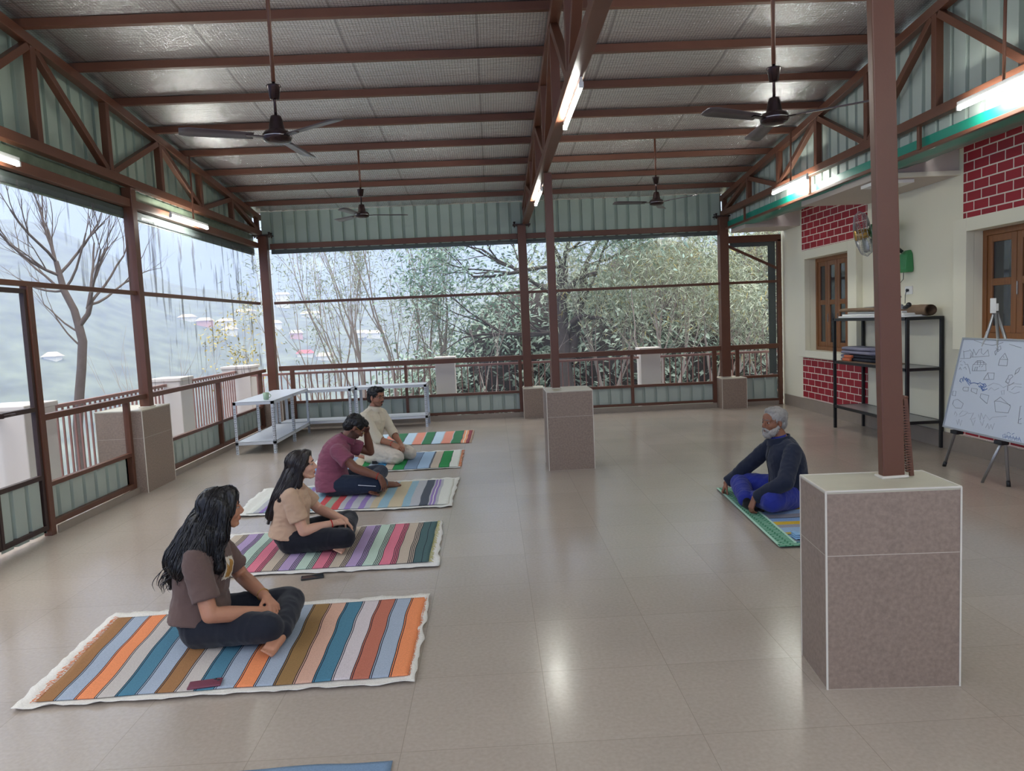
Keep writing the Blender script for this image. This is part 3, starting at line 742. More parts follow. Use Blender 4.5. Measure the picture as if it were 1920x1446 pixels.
g = MB()
for k in range(3): g.rings([[V((2.02+.004*k+.02*i, 5.10+.012*k+yy, .016+.011*k+zz+.004*math.sin(i*1.7))) for yy, zz in ((0, 0), (.07, 0), (.085, .005), (.07, .010), (0, .010), (-.012, .005))] for i in range(12)])
g.build('folded_cloth', M['blue_cloth'], smooth=True, label='small folded pale blue cloth at the near end of the patterned mat', cat='cloth').location = (.10, .02, 0)

# ================================================================== phones, mug
def phone(label, loc, rz, body, screen_up):
    e = empty('mobile_phone', loc, rz, label, 'phone')
    MB().box((-.076, -.037, 0), (.076, .037, .010)).build('case', body, e, .006)
    if screen_up: MB().box((-.071, -.033, .010), (.071, .033, .0108)).build('screen', M['glass'], e)
    else:
        m = MB().box((.035, -.004, .010), (.070, .03, .0125)); m.build('camera_island', body, e, .004)
        for dx, dy in ((.044, .02), (.06, .006)):
            MB().lathe([(.0075, 0), (.0075, .002), (.004, .0022)], (dx, dy, .0125), 14).build('lens', M['glass'], e)
M['maroon'] = mat('maroon_case', lin(112, 54, 72), .5)
phone('maroon phone lying face down on the nearest striped mat', (-1.44, 3.405, .016), .17, M['maroon'], False)
phone('black phone lying on the floor by the pink striped mat', (-1.292, 4.90, .001), .25, M['black'], True)
M['mug'] = mat('pale_green_ceramic', lin(150, 176, 150), .3)

# ================================================================== white slotted racks in the corner
def rack(label, x0, x1, y0, y1, top, low, legs):
    e = empty('metal_rack', ((x0+x1)/2, (y0+y1)/2, 0), 0, label, 'rack', 'white slotted metal racks')
    cx, cy = (x0+x1)/2, (y0+y1)/2
    for z, nm in ((top, 'top_shelf'), (low, 'lower_shelf')):
        m = MB(); m.box((x0-cx, y0-cy, z-.006), (x1-cx, y1-cy, z))
        for a, b in (((x0, y0), (x1, y0+.012)), ((x0, y1-.012), (x1, y1)), ((x0, y0), (x0+.012, y1)), ((x1-.012, y0), (x1, y1))):
            m.box((a[0]-cx, a[1]-cy, z-.045), (b[0]-cx, b[1]-cy, z))
        m.build(nm, M['galv'], e, .002)
    for lx, ly in legs:
        sx = 1 if lx < cx else -1; sy = 1 if ly < cy else -1
        if abs(ly-cy) < .3*(y1-y0) and (y1-y0) > 1: sy = 1
        m = MB(); px, py = lx-cx, ly-cy
        m.box((min(px, px+sx*.04), min(py, py+sy*.003), 0), (max(px, px+sx*.04), max(py, py+sy*.003), top))
        m.box((min(px, px+sx*.003), min(py, py+sy*.04), 0), (max(px, px+sx*.003), max(py, py+sy*.04), top))
        for k in range(int(top/.032)-2):
            z = .02+k*.032
            for off in (.012, .028) if k % 2 else (.02,):
                m.box((px+sx*off-.004, py-sy*.0006-.0006, z), (px+sx*off+.004, py-sy*.0006+.0006, z+.011), mi=1)
                m.box((px-sx*.0006-.0006, py+sy*off-.004, z), (px-sx*.0006+.0006, py+sy*off+.004, z+.011), mi=1)
        m.build('leg', [M['galv'], M['hole']], e)
    return e
rack('long white slotted rack along the left glazed wall', -3.62, -3.06, 10.2, 12.12, .735, .175, [(-3.62, 10.2), (-3.06, 10.2), (-3.62, 11.2), (-3.06, 11.2), (-3.62, 12.12), (-3.06, 12.12)])
rack('white slotted rack at the back wall, in the corner', -3.58, -2.37, 12.16, 12.62, .70, .18, [(-3.58, 12.16), (-2.37, 12.16), (-3.58, 12.62), (-2.37, 12.62)])
rack('white slotted rack at the back wall behind the man in cream', -2.30, -1.12, 12.16, 12.62, .71, .19, [(-2.30, 12.16), (-1.12, 12.16), (-2.30, 12.62), (-1.12, 12.62)])
e = empty('mug', (-3.22, 10.42, .735), .3, 'pale green mug on the long white rack', 'mug')
MB().lathe([(.030, 0), (.036, .004), (.043, .10), (.040, .10), (.034, .01), (.01, .008)], n=20).build('cup', M['mug'], e)
MB().tube([V((.038+.028*math.sin(t*PI/6), 0, .02+.065*t/6)) for t in range(7)], .005, 8).build('handle', M['mug'], e)

# ================================================================== black shelf on the right
e = empty('black_shelf_unit', (4.955, 9.16, 0), 0, 'black three-tier shelf unit against the masonry wall', 'shelf unit')
for x in (4.74, 5.14):
    for y in (8.27, 10.05):
        child(MB().box((x-.018, y-.018, 0), (x+.018, y+.018, 1.52)), 'leg', M['black'], e, .002)
M['gshelf'] = mat('grey_shelf_board', lin(150, 150, 150), .35, .2)
for z in (.32, .935, 1.52):
    m = MB(); m.box((4.722, 8.255, z-.035), (4.752, 10.065, z)); m.box((5.128, 8.255, z-.035), (5.158, 10.065, z)); m.box((4.752, 8.255, z-.035), (5.128, 8.285, z)); m.box((4.752, 10.035, z-.035), (5.128, 10.065, z))
    s_ = child(m, 'shelf', M['black'], e, .002)
    o = MB().box((4.75, 8.28, z-.012), (5.13, 10.04, z-.002)).build('board', M['gshelf'], s_)
M['blanket_g'] = mat('lilac_grey_blanket', lin(136, 134, 152), .95, 0, .18, 5, .4, 30)
M['blanket_d'] = mat('dark_blanket', lin(44, 48, 58), .95, 0, .2, 8, .4, 30)
M['paper'] = mat('brown_paper', lin(128, 104, 82), .85, 0, .25, 7, .4, 12)
M['orange_cl'] = mat('orange_cloth', lin(200, 110, 76), .9)
def fold(label, name, x0, x1, y0, y1, z0, layers, th, mt, seed, cat, group=None):
    """folded cloth: layers with rounded fold on the camera side"""
    m = MB(); rnd = random.Random(seed)
    for k in range(layers):
        z = z0+k*th; dx = rnd.uniform(-.015, .015); rs = []
        n = 22
        for i in range(n+1):
            y = y0+(y1-y0)*i/n
            nn = .008*noise.noise(V((y*5, k, seed)))
            ring = []
            for a in range(14):
                t = 2*PI*a/14
                cx_ = (x0+x1)/2+dx; rx = (x1-x0)/2
                ring.append(V((cx_+rx*math.copysign(abs(math.cos(t))**.35, math.cos(t)), y, z+th/2+th*.5*math.copysign(abs(math.sin(t))**.7, math.sin(t))+nn*(k > 0))))
            rs.append(ring)
        m.rings(rs)
    return m.build(name, mt, smooth=True, label=label, cat=cat, group=group)
fold('folded lilac grey blanket on top of the pile on the middle shelf', 'folded_blanket', 4.80, 5.09, 9.22, 9.98, 1.035, 2, .048, M['blanket_g'], 3, 'blanket', 'folded blankets on the middle shelf')
fold('folded dark blanket under the lilac grey one on the middle shelf', 'folded_blanket', 4.80, 5.09, 9.18, 9.80, .945, 2, .045, M['blanket_d'], 5, 'blanket', 'folded blankets on the middle shelf')
fold('folded grey cloth tucked at the far end of the middle shelf', 'folded_blanket', 4.80, 5.08, 9.82, 10.02, .937, 2, .046, M['blanket_g'], 6, 'blanket', 'folded blankets on the middle shelf')
fold('small orange cloth peeping out beside the dark blanket', 'folded_cloth', 4.762, 4.795, 9.66, 9.86, .945, 2, .04, M['orange_cl'], 8, 'cloth')
MB().box((4.73, 8.9, .937), (5.1, 9.98, .944)).build('card_sheet', M['paper'], None, .002, label='flat sheet of card under the folded blankets', cat='card')
fold('crumpled brown paper sheet lying at the far end of the shelf top', 'brown_paper', 4.78, 5.12, 9.1, 10.0, 1.60, 1, .05, M['paper'], 10, 'paper')
for i, (a, b, zz, yy) in enumerate(((9.98, 8.35, 1.523, 4.76), (9.95, 8.45, 1.547, 4.80), (9.9, 8.6, 1.572, 4.86))):
    MB().box((yy, b, zz), (yy+.26, a, zz+.022)).build('white_board_sheet', M['white'], None, .002, label=('white board sheet lowest on the top of the black shelf', 'white board sheet second from below on the black shelf', 'white board sheet uppermost on the black shelf')[i], cat='board', group='white boards on the black shelf')
m = MB(); rs = []
for i in range(15):
    y = 8.25+.62*i/14; r = .068+.01*noise.noise(V((y*6, 1, 1)))
    rs.append([V((5.0+r*math.cos(2*PI*k/16)*1.1+.008*noise.noise(V((k, y*8, 2))), y, 1.528+.066+r*math.sin(2*PI*k/16)*.95)) for k in range(16)])
for i in range(1): pass
m.rings(rs, cap=False)
m.rings([[p*1 for p in r] for r in [[V((5.0+(p.x-5.0)*.8, p.y, 1.594+(p.z-1.594)*.8)) for p in r] for r in rs]], cap=False)
m.build('brown_paper_roll', M['paper'], smooth=True, label='roll of brown wrapping paper at the near end of the shelf top', cat='paper roll')
e = empty('camera_tripod', (4.84, 8.95, 1.597), 0, 'folded grey tripod lying on the white boards of the black shelf', 'tripod')
for k, dz in enumerate((0, .018, .036)):
    MB().tube([(.0+.02*k, .55, dz+.012), (.03-.02*k, -.42, dz+.03)], .011, 8).build('leg', M['alu'], e)
MB().tube([(.02, -.42, .03), (.02, -.5, .06)], .024, 10).ell((.02, -.5, .065), (.03, .03, .03)).build('head', M['black'], e)

# ================================================================== wall fan, socket
wf = empty('wall_fan', (5.15, 8.98, 2.08), 0, 'green wall-mounted fan beside the foreground post', 'wall fan')
def wc(mb, nm, mt, bev=0, par=None):
    o = mb.build(nm, mt, par or wf, bev); o.matrix_parent_inverse = Matrix.Translation(-wf.location); return o
m = MB(); m.rings([[V((x, 8.98+s*w_, z)) for s, w_ in ((-1, w0), (1, w0))]+[V((5.168, 8.98+w0, z)), V((5.168, 8.98-w0, z))] for z, x, w0 in ((2.06, 5.07, .095), (2.10, 5.06, .105), (2.28, 5.09, .085), (2.33, 5.14, .05))], smooth=False)
wc(m, 'bracket', M['green'], .01)
wc(MB().tube([(5.09, 8.99, 2.31), (5.0, 9.06, 2.42), (4.93, 9.12, 2.52)], .022, 10), 'arm', M['black'])
H0 = V((4.86, 9.16, 2.60)); HD = V((-.93, .30, -.18)).normalized()
d, s_, u_ = frame_from(HD)
MH = Matrix(((s_.x, u_.x, d.x, H0.x), (s_.y, u_.y, d.y, H0.y), (s_.z, u_.z, d.z, H0.z), (0, 0, 0, 1)))
mot = MB(); mot.lathe([(.02, -.25), (.055, -.235), (.075, -.12), (.095, -.02), (.095, .05), (.06, .08)], n=24, M=MH); mot_o = wc(mot, 'motor', M['green'])
wc(MB().lathe([(.018, -.02), (.018, -.06)], (H0.x+.05, H0.y-.06, H0.z-.10), 10).tube([(H0.x+.03, H0.y-.05, H0.z-.07), (H0.x+.06, H0.y-.07, H0.z-.15)], .012), 'knob', M['black'])
def hub(t): return MH @ V(t)
g = MB(); RC = .285
for k in range(44):
    a = 2*PI*k/44; c_, sn = math.cos(a), math.sin(a)
    g.tube([hub((c_*r, sn*r, z)) for r, z in ((.07, .24), (.17, .235), (.25, .21), (RC, .155), (.25, .10), (.16, .085), (.08, .08))], .0017, 4)
for r, z in ((RC, .155), (.25, .21), (.17, .235), (.07, .24), (.25, .10)):
    g.tube([hub((math.cos(2*PI*k/40)*r, math.sin(2*PI*k/40)*r, z)) for k in range(41)], .0028, 5)
cg = wc(g, 'cage', M['alu'])
for k in range(3):
    a = 2*PI*k/3+.5; m = MB(); rs = []
    for t in range(7):
        r = .05+.19*t/6; wd = .05+.05*math.sin(t/6*PI*.8)
        rs.append([hub((math.cos(a+s*wd/r*.8)*r, math.sin(a+s*wd/r*.8)*r, .155+s*.02+q)) for s, q in ((-1, 0), (0, .002), (1, 0), (1, -.003), (0, -.002), (-1, -.003))])
    m.rings(rs); wc(m, 'blade', M['alu'])
wc(MB().lathe([(.002, .26), (.06, .255), (.07, .24), (.06, .10), (.02, .08)], n=20, M=MH), 'hub_badge', M['gold'])
wc(MB().tube([(5.10, 8.98, 2.06), (5.12, 9.02, 1.98), (5.15, 9.16, 1.93), (5.155, 9.2, 1.84), (5.15, 9.12, 1.76)], .004, 6), 'cord', M['black'])
e = empty('wall_socket', (5.16, 8.97, 1.84), 0, 'white wall socket with a black plug above the shelf', 'socket')
MB().box((-.008, -.075, -.05), (.009, .075, .05)).build('plate', M['white'], e, .004)
MB().box((-.012, -.055, -.02), (-.006, -.02, .02)).build('switch', M['white'], e, .003)
MB().lathe([(.02, 0), (.02, .03), (.012, .035)], n=12, M=Matrix.Rotation(-PI/2, 4, 'Y')).tube([(-.03, 0, 0), (-.045, .0, -.06), (-.03, .03, -.16)], .004, 6).build('plug', M['black'], e)
e.children[2].location = (-.008, .04, 0)

# ================================================================== easel and whiteboard
e = empty('easel', (4.62, 6.7, 0), 0, 'grey metal easel holding the whiteboard', 'easel')
ap = V((4.72, 6.77, 1.60))
for ft in ((4.569, 7.30, 0), (4.566, 6.353, 0), (5.02, 6.45, 0)):
    f = V(ft); child(MB().tube([ap+(f-ap)*.03, ap+(f-ap)*.98], .0145, 8), 'leg', M['alu'], e)
    child(MB().tube([ap+(f-ap)*.97, f], .018, 8), 'rubber_foot', M['black'], e)
child(MB().tube([(4.46, 6.553, 0), (4.50, 6.36, .41)], .013, 8), 'support_leg', M['alu'], e)
child(MB().box((4.695, 6.74, 1.55), (4.705, 6.815, 1.69), ).box((4.71, 6.75, 1.57), (4.735, 6.80, 1.64)), 'apex_plate', M['white'], e, .003)
for y in (7.0, 6.37):
    child(MB().box((4.47, y-.05, .385), (4.54, y+.05, .42)), 'board_rest', M['black'], e, .003)
M['board'] = mat('whiteboard_surface', lin(206, 214, 226), .25, 0, .02, 3)
M['ink'] = mat('black_marker_ink', lin(96, 98, 112), .6); M['ink_g'] = mat('faint_grey_ink', lin(166, 170, 182), .6); M['ink_b'] = mat('blue_marker_ink', lin(86, 118, 182), .6)
ang = math.atan2(.20, .89)
wb = empty('whiteboard', (4.49, 7.2, .425), 0, 'whiteboard with line drawings of houses leaning on the easel', 'whiteboard')
Bx = V((0, -1, 0)); By = V((.20, 0, .89)).normalized(); Bn = Bx.cross(By)
if Bn.x > 0: Bn = -Bn
MBd = Matrix(((Bx.x, By.x, Bn.x, 0), (Bx.y, By.y, Bn.y, 0), (Bx.z, By.z, Bn.z, 0), (0, 0, 0, 1)))
MB().box((.012, .012, -.010), (1.21, .90, 0), MBd).build('surface', M['board'], wb)
for lo, hi in (((0, 0, -.014), (1.222, .018, .008)), ((0, .894, -.014), (1.222, .912, .008)), ((0, .018, -.014), (.018, .894, .008)), ((1.204, .018, -.014), (1.222, .894, .008))):
    MB().box(lo, hi, MBd).build('frame_bar', M['alu'], wb, .002)
ST = {'k':[[(0.178,0.888),(0.324,0.859),(0.452,0.846),(0.537,0.861),(0.59,0.878)],[(0.673,0.865),(0.755,0.849),(0.835,0.835)],[(0.034,0.699),(0.182,0.711),(0.172,0.762)],[(0.057,0.78),(0.09,0.709)],[(0.061,0.769),(0.148,0.785)],[(0.143,0.799),(0.197,0.763),(0.189,0.714)],[(0.214,0.723),(0.2,0.802),(0.255,0.744),(0.281,0.799),(0.317,0.811),(0.323,0.769),(0.36,0.754),(0.408,0.804),(0.443,0.745),(0.202,0.722)],[(0.252,0.593),(0.243,0.652),(0.425,0.663),(0.448,0.606),(0.252,0.591)],[(0.251,0.652),(0.289,0.692),(0.363,0.698),(0.433,0.666)],[(0.287,0.595),(0.283,0.63),(0.314,0.632),(0.318,0.598)],[(0.338,0.633),(0.349,0.648)],[(0.372,0.635),(0.387,0.65)],[(0.279,0.676),(0.392,0.682)],[(0.301,0.693),(0.306,0.656)],[(0.332,0.697),(0.353,0.658)],[(0.382,0.689),(0.399,0.661)],[(0.594,0.665),(0.597,0.724),(0.645,0.78),(0.698,0.724),(0.707,0.666),(0.594,0.665)],[(0.597,0.722),(0.698,0.724)],[(0.638,0.752),(0.643,0.737)],[(0.439,0.519),(0.478,0.587),(0.564,0.591),(0.578,0.534),(0.439,0.519)],[(0.478,0.585),(0.514,0.532)],[(0.176,0.402),(0.181,0.424),(0.254,0.429),(0.262,0.393),(0.193,0.389),(0.176,0.402)],[(0.304,0.394),(0.3,0.424),(0.385,0.423),(0.39,0.377),(0.304,0.394)],[(0.45,0.348),(0.45,0.385),(0.563,0.378),(0.561,0.302),(0.45,0.348)],[(0.04,0.328),(0.037,0.372),(0.083,0.373),(0.088,0.327),(0.04,0.328)],[(0.074,0.242),(0.078,0.281),(0.132,0.298),(0.233,0.265),(0.22,0.217),(0.128,0.211),(0.074,0.242)],[(0.652,0.333),(0.717,0.379),(0.87,0.312),(0.858,0.251),(0.698,0.241),(0.652,0.333)],[(0.652,0.335),(0.723,0.341),(0.863,0.322)],[(1.005,0.177),(0.984,0.326),(0.997,0.327)],[(1.005,0.177),(1.045,0.178)],[(1.009,0.207),(1.03,0.224)],[(0.527,0.757),(0.505,0.787),(0.53,0.814),(0.535,0.778),(0.527,0.757)],[(0.546,0.789),(0.535,0.83),(0.564,0.846),(0.581,0.816),(0.546,0.789)],[(0.505,0.823),(0.554,0.81)],[(0.736,0.52),(0.747,0.551),(0.784,0.544),(0.78,0.513),(0.736,0.52)],[(0.754,0.551),(0.758,0.582),(0.797,0.59),(0.813,0.576),(0.783,0.549)],[(0.741,0.525),(0.793,0.494),(0.844,0.524)],[(0.786,0.444),(0.777,0.488),(0.793,0.494)],[(0.831,0.592),(0.832,0.632),(0.859,0.654),(0.886,0.663)],[(0.835,0.602),(0.866,0.622),(0.874,0.65)],[(0.055,0.591),(0.064,0.614),(0.09,0.588)],[(0.118,0.606),(0.137,0.624),(0.163,0.598)],[(0.16,0.653),(0.2,0.611),(0.234,0.559)],[(0.037,0.668),(0.058,0.68)],[(0.055,0.641),(0.09,0.637)],[(0.093,0.676),(0.124,0.661)],[(0.119,0.65),(0.151,0.647)]],'g':[[(0.519,0.465),(0.583,0.497),(0.658,0.493),(0.724,0.468),(0.785,0.499),(0.863,0.515),(0.937,0.517)],[(0.54,0.425),(0.568,0.454),(0.619,0.433),(0.67,0.458)],[(0.731,0.403),(0.706,0.436),(0.746,0.445),(0.752,0.405)],[(0.804,0.44),(0.877,0.427),(0.938,0.448)],[(0.833,0.458),(0.87,0.491),(0.945,0.491)],[(0.135,0.143),(0.14,0.177),(0.176,0.149),(0.165,0.131)],[(0.209,0.153),(0.244,0.196),(0.329,0.19),(0.277,0.151),(0.222,0.138)],[(0.332,0.179),(0.408,0.194),(0.383,0.127),(0.454,0.152)],[(0.481,0.188),(0.521,0.14),(0.513,0.208),(0.562,0.156),(0.577,0.2),(0.644,0.157),(0.672,0.187),(0.754,0.203),(0.848,0.22)],[(0.187,0.095),(0.218,0.055),(0.223,0.111),(0.261,0.05),(0.267,0.106)],[(0.4,0.124),(0.441,0.076),(0.453,0.131)],[(0.524,0.13),(0.567,0.094),(0.572,0.147)],[(0.617,0.081),(0.633,0.125),(0.664,0.077),(0.679,0.121),(0.708,0.079),(0.718,0.136)]],'b':[[(0.105,0.473),(0.104,0.5),(0.127,0.508),(0.155,0.477),(0.146,0.526),(0.182,0.495),(0.19,0.518),(0.219,0.482),(0.226,0.51),(0.258,0.491),(0.276,0.46)],[(0.111,0.479),(0.134,0.464)],[(0.178,0.506),(0.233,0.467),(0.264,0.448)],[(0.2,0.513),(0.257,0.469)],[(0.273,0.47),(0.318,0.479),(0.376,0.474)],[(0.37,0.468),(0.403,0.487),(0.439,0.474),(0.475,0.482),(0.501,0.463),(0.472,0.445),(0.429,0.457),(0.402,0.444)],[(0.391,0.454),(0.436,0.437),(0.461,0.455)],[(0.434,0.442),(0.467,0.413),(0.52,0.439)],[(0.457,0.412),(0.483,0.436)],[(0.41,0.466),(0.473,0.419)],[(0.437,0.479),(0.492,0.452)],[(0.463,0.471),(0.439,0.426)],[(0.87,0.023),(0.854,0.05),(0.878,0.064),(0.898,0.022)],[(0.902,0.033),(0.907,0.059),(0.939,0.024),(0.948,0.06),(0.967,0.024)],[(0.98,0.026),(0.982,0.061),(1.013,0.026),(1.022,0.062),(1.04,0.026)],[(1.053,0.028),(1.055,0.063),(1.09,0.025)],[(0.903,0.073),(0.919,0.085),(0.943,0.074)],[(0.964,0.073),(0.987,0.086)],[(0.874,0.033),(0.932,0.046),(1.001,0.044),(1.067,0.045)]]}
for k_, mm, r in (('k', 'ink', .0016), ('g', 'ink_g', .0014), ('b', 'ink_b', .0034)):
    g = MB()
    for s in ST[k_]:
        pts = [MBd @ V((min(max(u, .022), 1.2), min(max(v_, .022), .89), .0008)) for u, v_ in s]
        g.tube(pts, r if k_ != 'b' or s[0][1] > .25 else .0016, 4)
    g.build('drawing', M[mm], wb)
# ================================================================== PEOPLE
def skin(n, c): 
    m = mat(n, c, .5, 0, .08, 22, .08, 180); P = m.node_tree.nodes['Principled BSDF']
    P.inputs['Subsurface Weight'].default_value = .12; P.inputs['Subsurface Radius'].default_value = (.02, .008, .005); P.inputs['Subsurface Scale'].default_value = .5
    return m
def cloth(n, c, v=.1): return mat(n, c, .92, 0, v, 7, .25, 260, spec=.2, sheen=.15)
def hairm(n, c, r=.42): return mat(n, c, r, 0, .25, 30, .4, 120, stretch=(1, 1, .25))
M['eye_w'] = mat('eye_white', lin(168, 158, 152), .35); M['iris'] = mat('dark_iris', lin(34, 22, 18), .15)
M['brow'] = mat('dark_brow_hair', lin(26, 20, 18), .7)

def remeshed(name, mb, voxel, smooth, factor=.5):
    bmesh.ops.recalc_face_normals(mb.bm, faces=mb.bm.faces)
    me = bpy.data.meshes.new('tmp'); mb.bm.to_mesh(me); mb.bm.free()
    o = bpy.data.objects.new('tmp', me); COL.objects.link(o)
    r = o.modifiers.new('r', 'REMESH'); r.mode = 'VOXEL'; r.voxel_size = voxel; r.adaptivity = 0
    if smooth:
        s = o.modifiers.new('s', 'SMOOTH'); s.factor = factor; s.iterations = smooth
    bpy.context.view_layer.update()
    dg = bpy.context.evaluated_depsgraph_get()
    me2 = bpy.data.meshes.new_from_object(o.evaluated_get(dg)); me2.name = name
    bpy.data.objects.remove(o); bpy.data.meshes.remove(me)
    for p in me2.polygons: p.use_smooth = True
    return me2
def finish(me, name, mats, parent, floor=None, disp=None, **k):
    for m in mats: me.materials.append(m)
    if disp:
        nr = [v.normal.copy() for v in me.vertices]
        for v, n in zip(me.vertices, nr): v.co += n*disp(v.co, n)
    if floor is not None:
        for v in me.vertices:
            if v.co.z < floor: v.co.z = floor+(v.co.z-floor)*.04
    me.update()
    return tag(link(bpy.data.objects.new(name, me), parent), **k)
def cap(m, p0, p1, r0, r1, n=14):
    """tapered limb segment with round ends"""
    p0, p1 = V(p0), V(p1); d = (p1-p0)
    if d.length < 1e-6: d = V((0, 0, 1e-3))
    L_ = d.length; d, s, u = frame_from(d); rs = []
    for k in range(5):
        a = PI/2*(1-k/4); rs.append((p0-d*r0*math.sin(a), max(r0*math.cos(a), r0*.06)))
    for k in range(1, 5):
        t = k/5; rs.append((p0+d*L_*t, r0+(r1-r0)*t))
    for k in range(5):
        a = PI/2*k/4; rs.append((p1+d*r1*math.sin(a), max(r1*math.cos(a), r1*.06)))
    m.rings([[c+(s*math.cos(2*PI*i/n)+u*math.sin(2*PI*i/n))*r for i in range(n)] for c, r in rs])
def cone(m, p0, p1, r0, r1, n=20):
    p0, p1 = V(p0), V(p1); d, s, u = frame_from(p1-p0); L_ = (p1-p0).length
    m.rings([[p0+d*L_*t+(s*math.cos(2*PI*i/n)+u*math.sin(2*PI*i/n))*(r0+(r1-r0)*t) for i in range(n)] for t in (0, .25, .5, .75, 1)])
def chain(m, pts, rad):
    for i in range(len(pts)-1): cap(m, pts[i], pts[i+1], rad[i], rad[i+1])
def torso(m, rings, grow=0.0, n=28):
    """rings: (centre, half width, half depth, twist) up the spine"""
    rs = []
    for i, (c, hw, hd, tw) in enumerate(rings):
        c = V(c); a = V(rings[max(i-1, 0)][0]); b = V(rings[min(i+1, len(rings)-1)][0])
        t = (b-a).normalized(); lat = V((-math.sin(tw), math.cos(tw), 0)); lat = (lat-t*lat.dot(t)).normalized(); fwd = lat.cross(t)
        ring = []
        for k in range(n):
            an = 2*PI*k/n; cx, sy = math.cos(an), math.sin(an)
            ring.append(c+fwd*(hd+grow)*math.copysign(abs(cx)**.85, cx)+lat*(hw+grow)*math.copysign(abs(sy)**.85, sy))
        rs.append(ring)
    m.rings(rs)
def hand(m, w, d, back, side, curl=(.5, .6, .4), sc=1.0, spread=.12, thumb=.5):
    w, d, b = V(w), V(d).normalized(), V(back); b = (b-d*b.dot(d)).normalized(); t = b.cross(d)*side
    P = lambda x, y, z: w+d*x*sc+t*y*sc+b*z*sc
    for y0, y1, r in ((.022, .030, .0155), (.007, .010, .0165), (-.008, -.010, .016), (-.020, -.028, .0145)):
        cap(m, P(.0, y0*.7, 0), P(.078, y1, .002), .017*sc, r*.82*sc)
    for i, (y, L_, r) in enumerate(((.031, .070, .0082), (.0105, .078, .0085), (-.0105, .073, .0081), (-.030, .058, .0072))):
        p = P(.080-.004*abs(i-1.2), y, .002); a = 0; fan_ = (1.5-i)*spread*.45
        for k, (f, rr) in enumerate(((.44, 1), (.31, .93), (.25, .84))):
            a += curl[k]*(1+.1*(i-1))
            dd = ((d*math.cos(a)-b*math.sin(a))+t*math.sin(fan_)*math.cos(a)).normalized()
            q = p+dd*L_*f*sc; cap(m, p, q, r*rr*sc, r*rr*.93*sc, 10); p = q
    p = P(.015, .026, -.006); dd = (d*.62+t*.75-b*(.25+thumb*.4)).normalized(); q = p+dd*.042*sc
    cap(m, p, q, .0135*sc, .0105*sc, 10); d2 = (d*.85+t*(.55-thumb*.5)-b*(.2+thumb*.5)).normalized(); q2 = q+d2*.030*sc
    cap(m, q, q2, .0100*sc, .0088*sc, 10); cap(m, q2, q2+(d2*.9-b*.2).normalized()*.022*sc, .0088*sc, .0074*sc, 10)
def foot(m, ank, toe, up=(0, 0, 1), side=1, sc=1.0):
    a, t = V(ank), V(toe); d = (t-a).normalized(); u = V(up); u = (u-d*u.dot(d)).normalized(); s = u.cross(d)*side
    heel = a-d*.045*sc-u*.030*sc; ball = a+d*.115*sc-u*.030*sc
    cap(m, a, a-u*.025*sc, .036*sc, .034*sc); cap(m, heel, a+d*.03*sc-u*.02*sc, .031*sc, .036*sc)
    for yy, rr in ((.022, .020), (0, .020), (-.022, .017)): cap(m, a+d*.02*sc-u*.018*sc+s*yy*.6*sc, ball+s*yy*sc, .030*sc, rr*sc)
    for i, (y, L_, r) in enumerate(((.032, .056, .0112), (.0115, .053, .0074), (-.0055, .047, .0070), (-.0215, .041, .0066), (-.036, .034, .0064))):
        p = ball+s*y*sc-u*.004*sc; q = p+(d+u*.05).normalized()*L_*sc; cap(m, p, q, r*1.05*sc, r*sc, 10)
def head_parts(m, H, fem=False, fat=1.0):
    """H places the head: x forward, y left, z up, origin mid-head"""
    def E(c, r, rot=None): m.ell(H @ V(c), r, (H.to_3x3() @ rot) if rot else H.to_3x3())
    def Cp(a, b, r0, r1): cap(m, H @ V(a), H @ V(b), r0, r1, 12)
    E((-.014, 0, .030), (.094, .076*fat, .083)); E((.020, 0, -.020), (.068, .064*fat, .082))
    E((.030, 0, -.055), (.055, .052*fat, .050))
    E((.060, 0, -.094), (.024, .024, .018)); 
    for s in (-1, 1):
        Cp((-.012, s*.056*fat, -.040), (.050, s*.022, -.092), .018, .018)
        E((.056, s*.036*fat, -.030), (.026, .024, .026)); Cp((.083, s*.012, .030), (.066, s*.046, .026), .010, .010)
        Cp((.0825, s*.020, .0105), (.0745, s*.046, .0095), .0062, .0055); Cp((.081, s*.022, -.0085), (.074, s*.045, -.008), .005, .0045)
        E((.096, s*.011, -.036), (.012, .009, .008))
        E((-.012, s*.076*fat, -.008), (.017, .008, .031)); E((-.006, s*.080*fat, -.026), (.010, .007, .012))
    Cp((.086, 0, .012), (.104, 0, -.028), .0085, .0125)
    E((.087, 0, -.060), (.009, .020, .0060)); E((.0855, 0, -.071), (.009, .017, .0068)); E((.070, 0, -.060), (.022, .032, .024))
    E((.066, 0, .045), (.020, .050, .035))
def paint_head(me, H, zones):
    Hi = H.inverted()
    for p in me.polygons:
        q = Hi @ p.center
        if -.16 < q.z < .13 and q.length < .2:
            for mi, fn in zones:
                if fn(q): p.material_index = mi; break
lips = lambda q: q.x > .074 and ((q.y/.024)**2+((q.z+.066)/.0125)**2) < 1
def add_eyes(me, H, mi_w, mi_i, gaze=0.0, lids=.4):
    bm = bmesh.new(); bm.from_mesh(me); mb = MB(); mb.bm.free(); mb.bm = bm
    for s in (-1, 1):
        c = V((.0745, s*.033, .001))
        mb.ell(H @ c, (.0118, .0145, .0062), H.to_3x3(), 14, 8, mi_w)
        mb.ell(H @ (c+V((.0086, .004*gaze, 0))), (.0042, .0072, .0060), H.to_3x3(), 12, 8, mi_i)
    bm.to_mesh(me); bm.free()
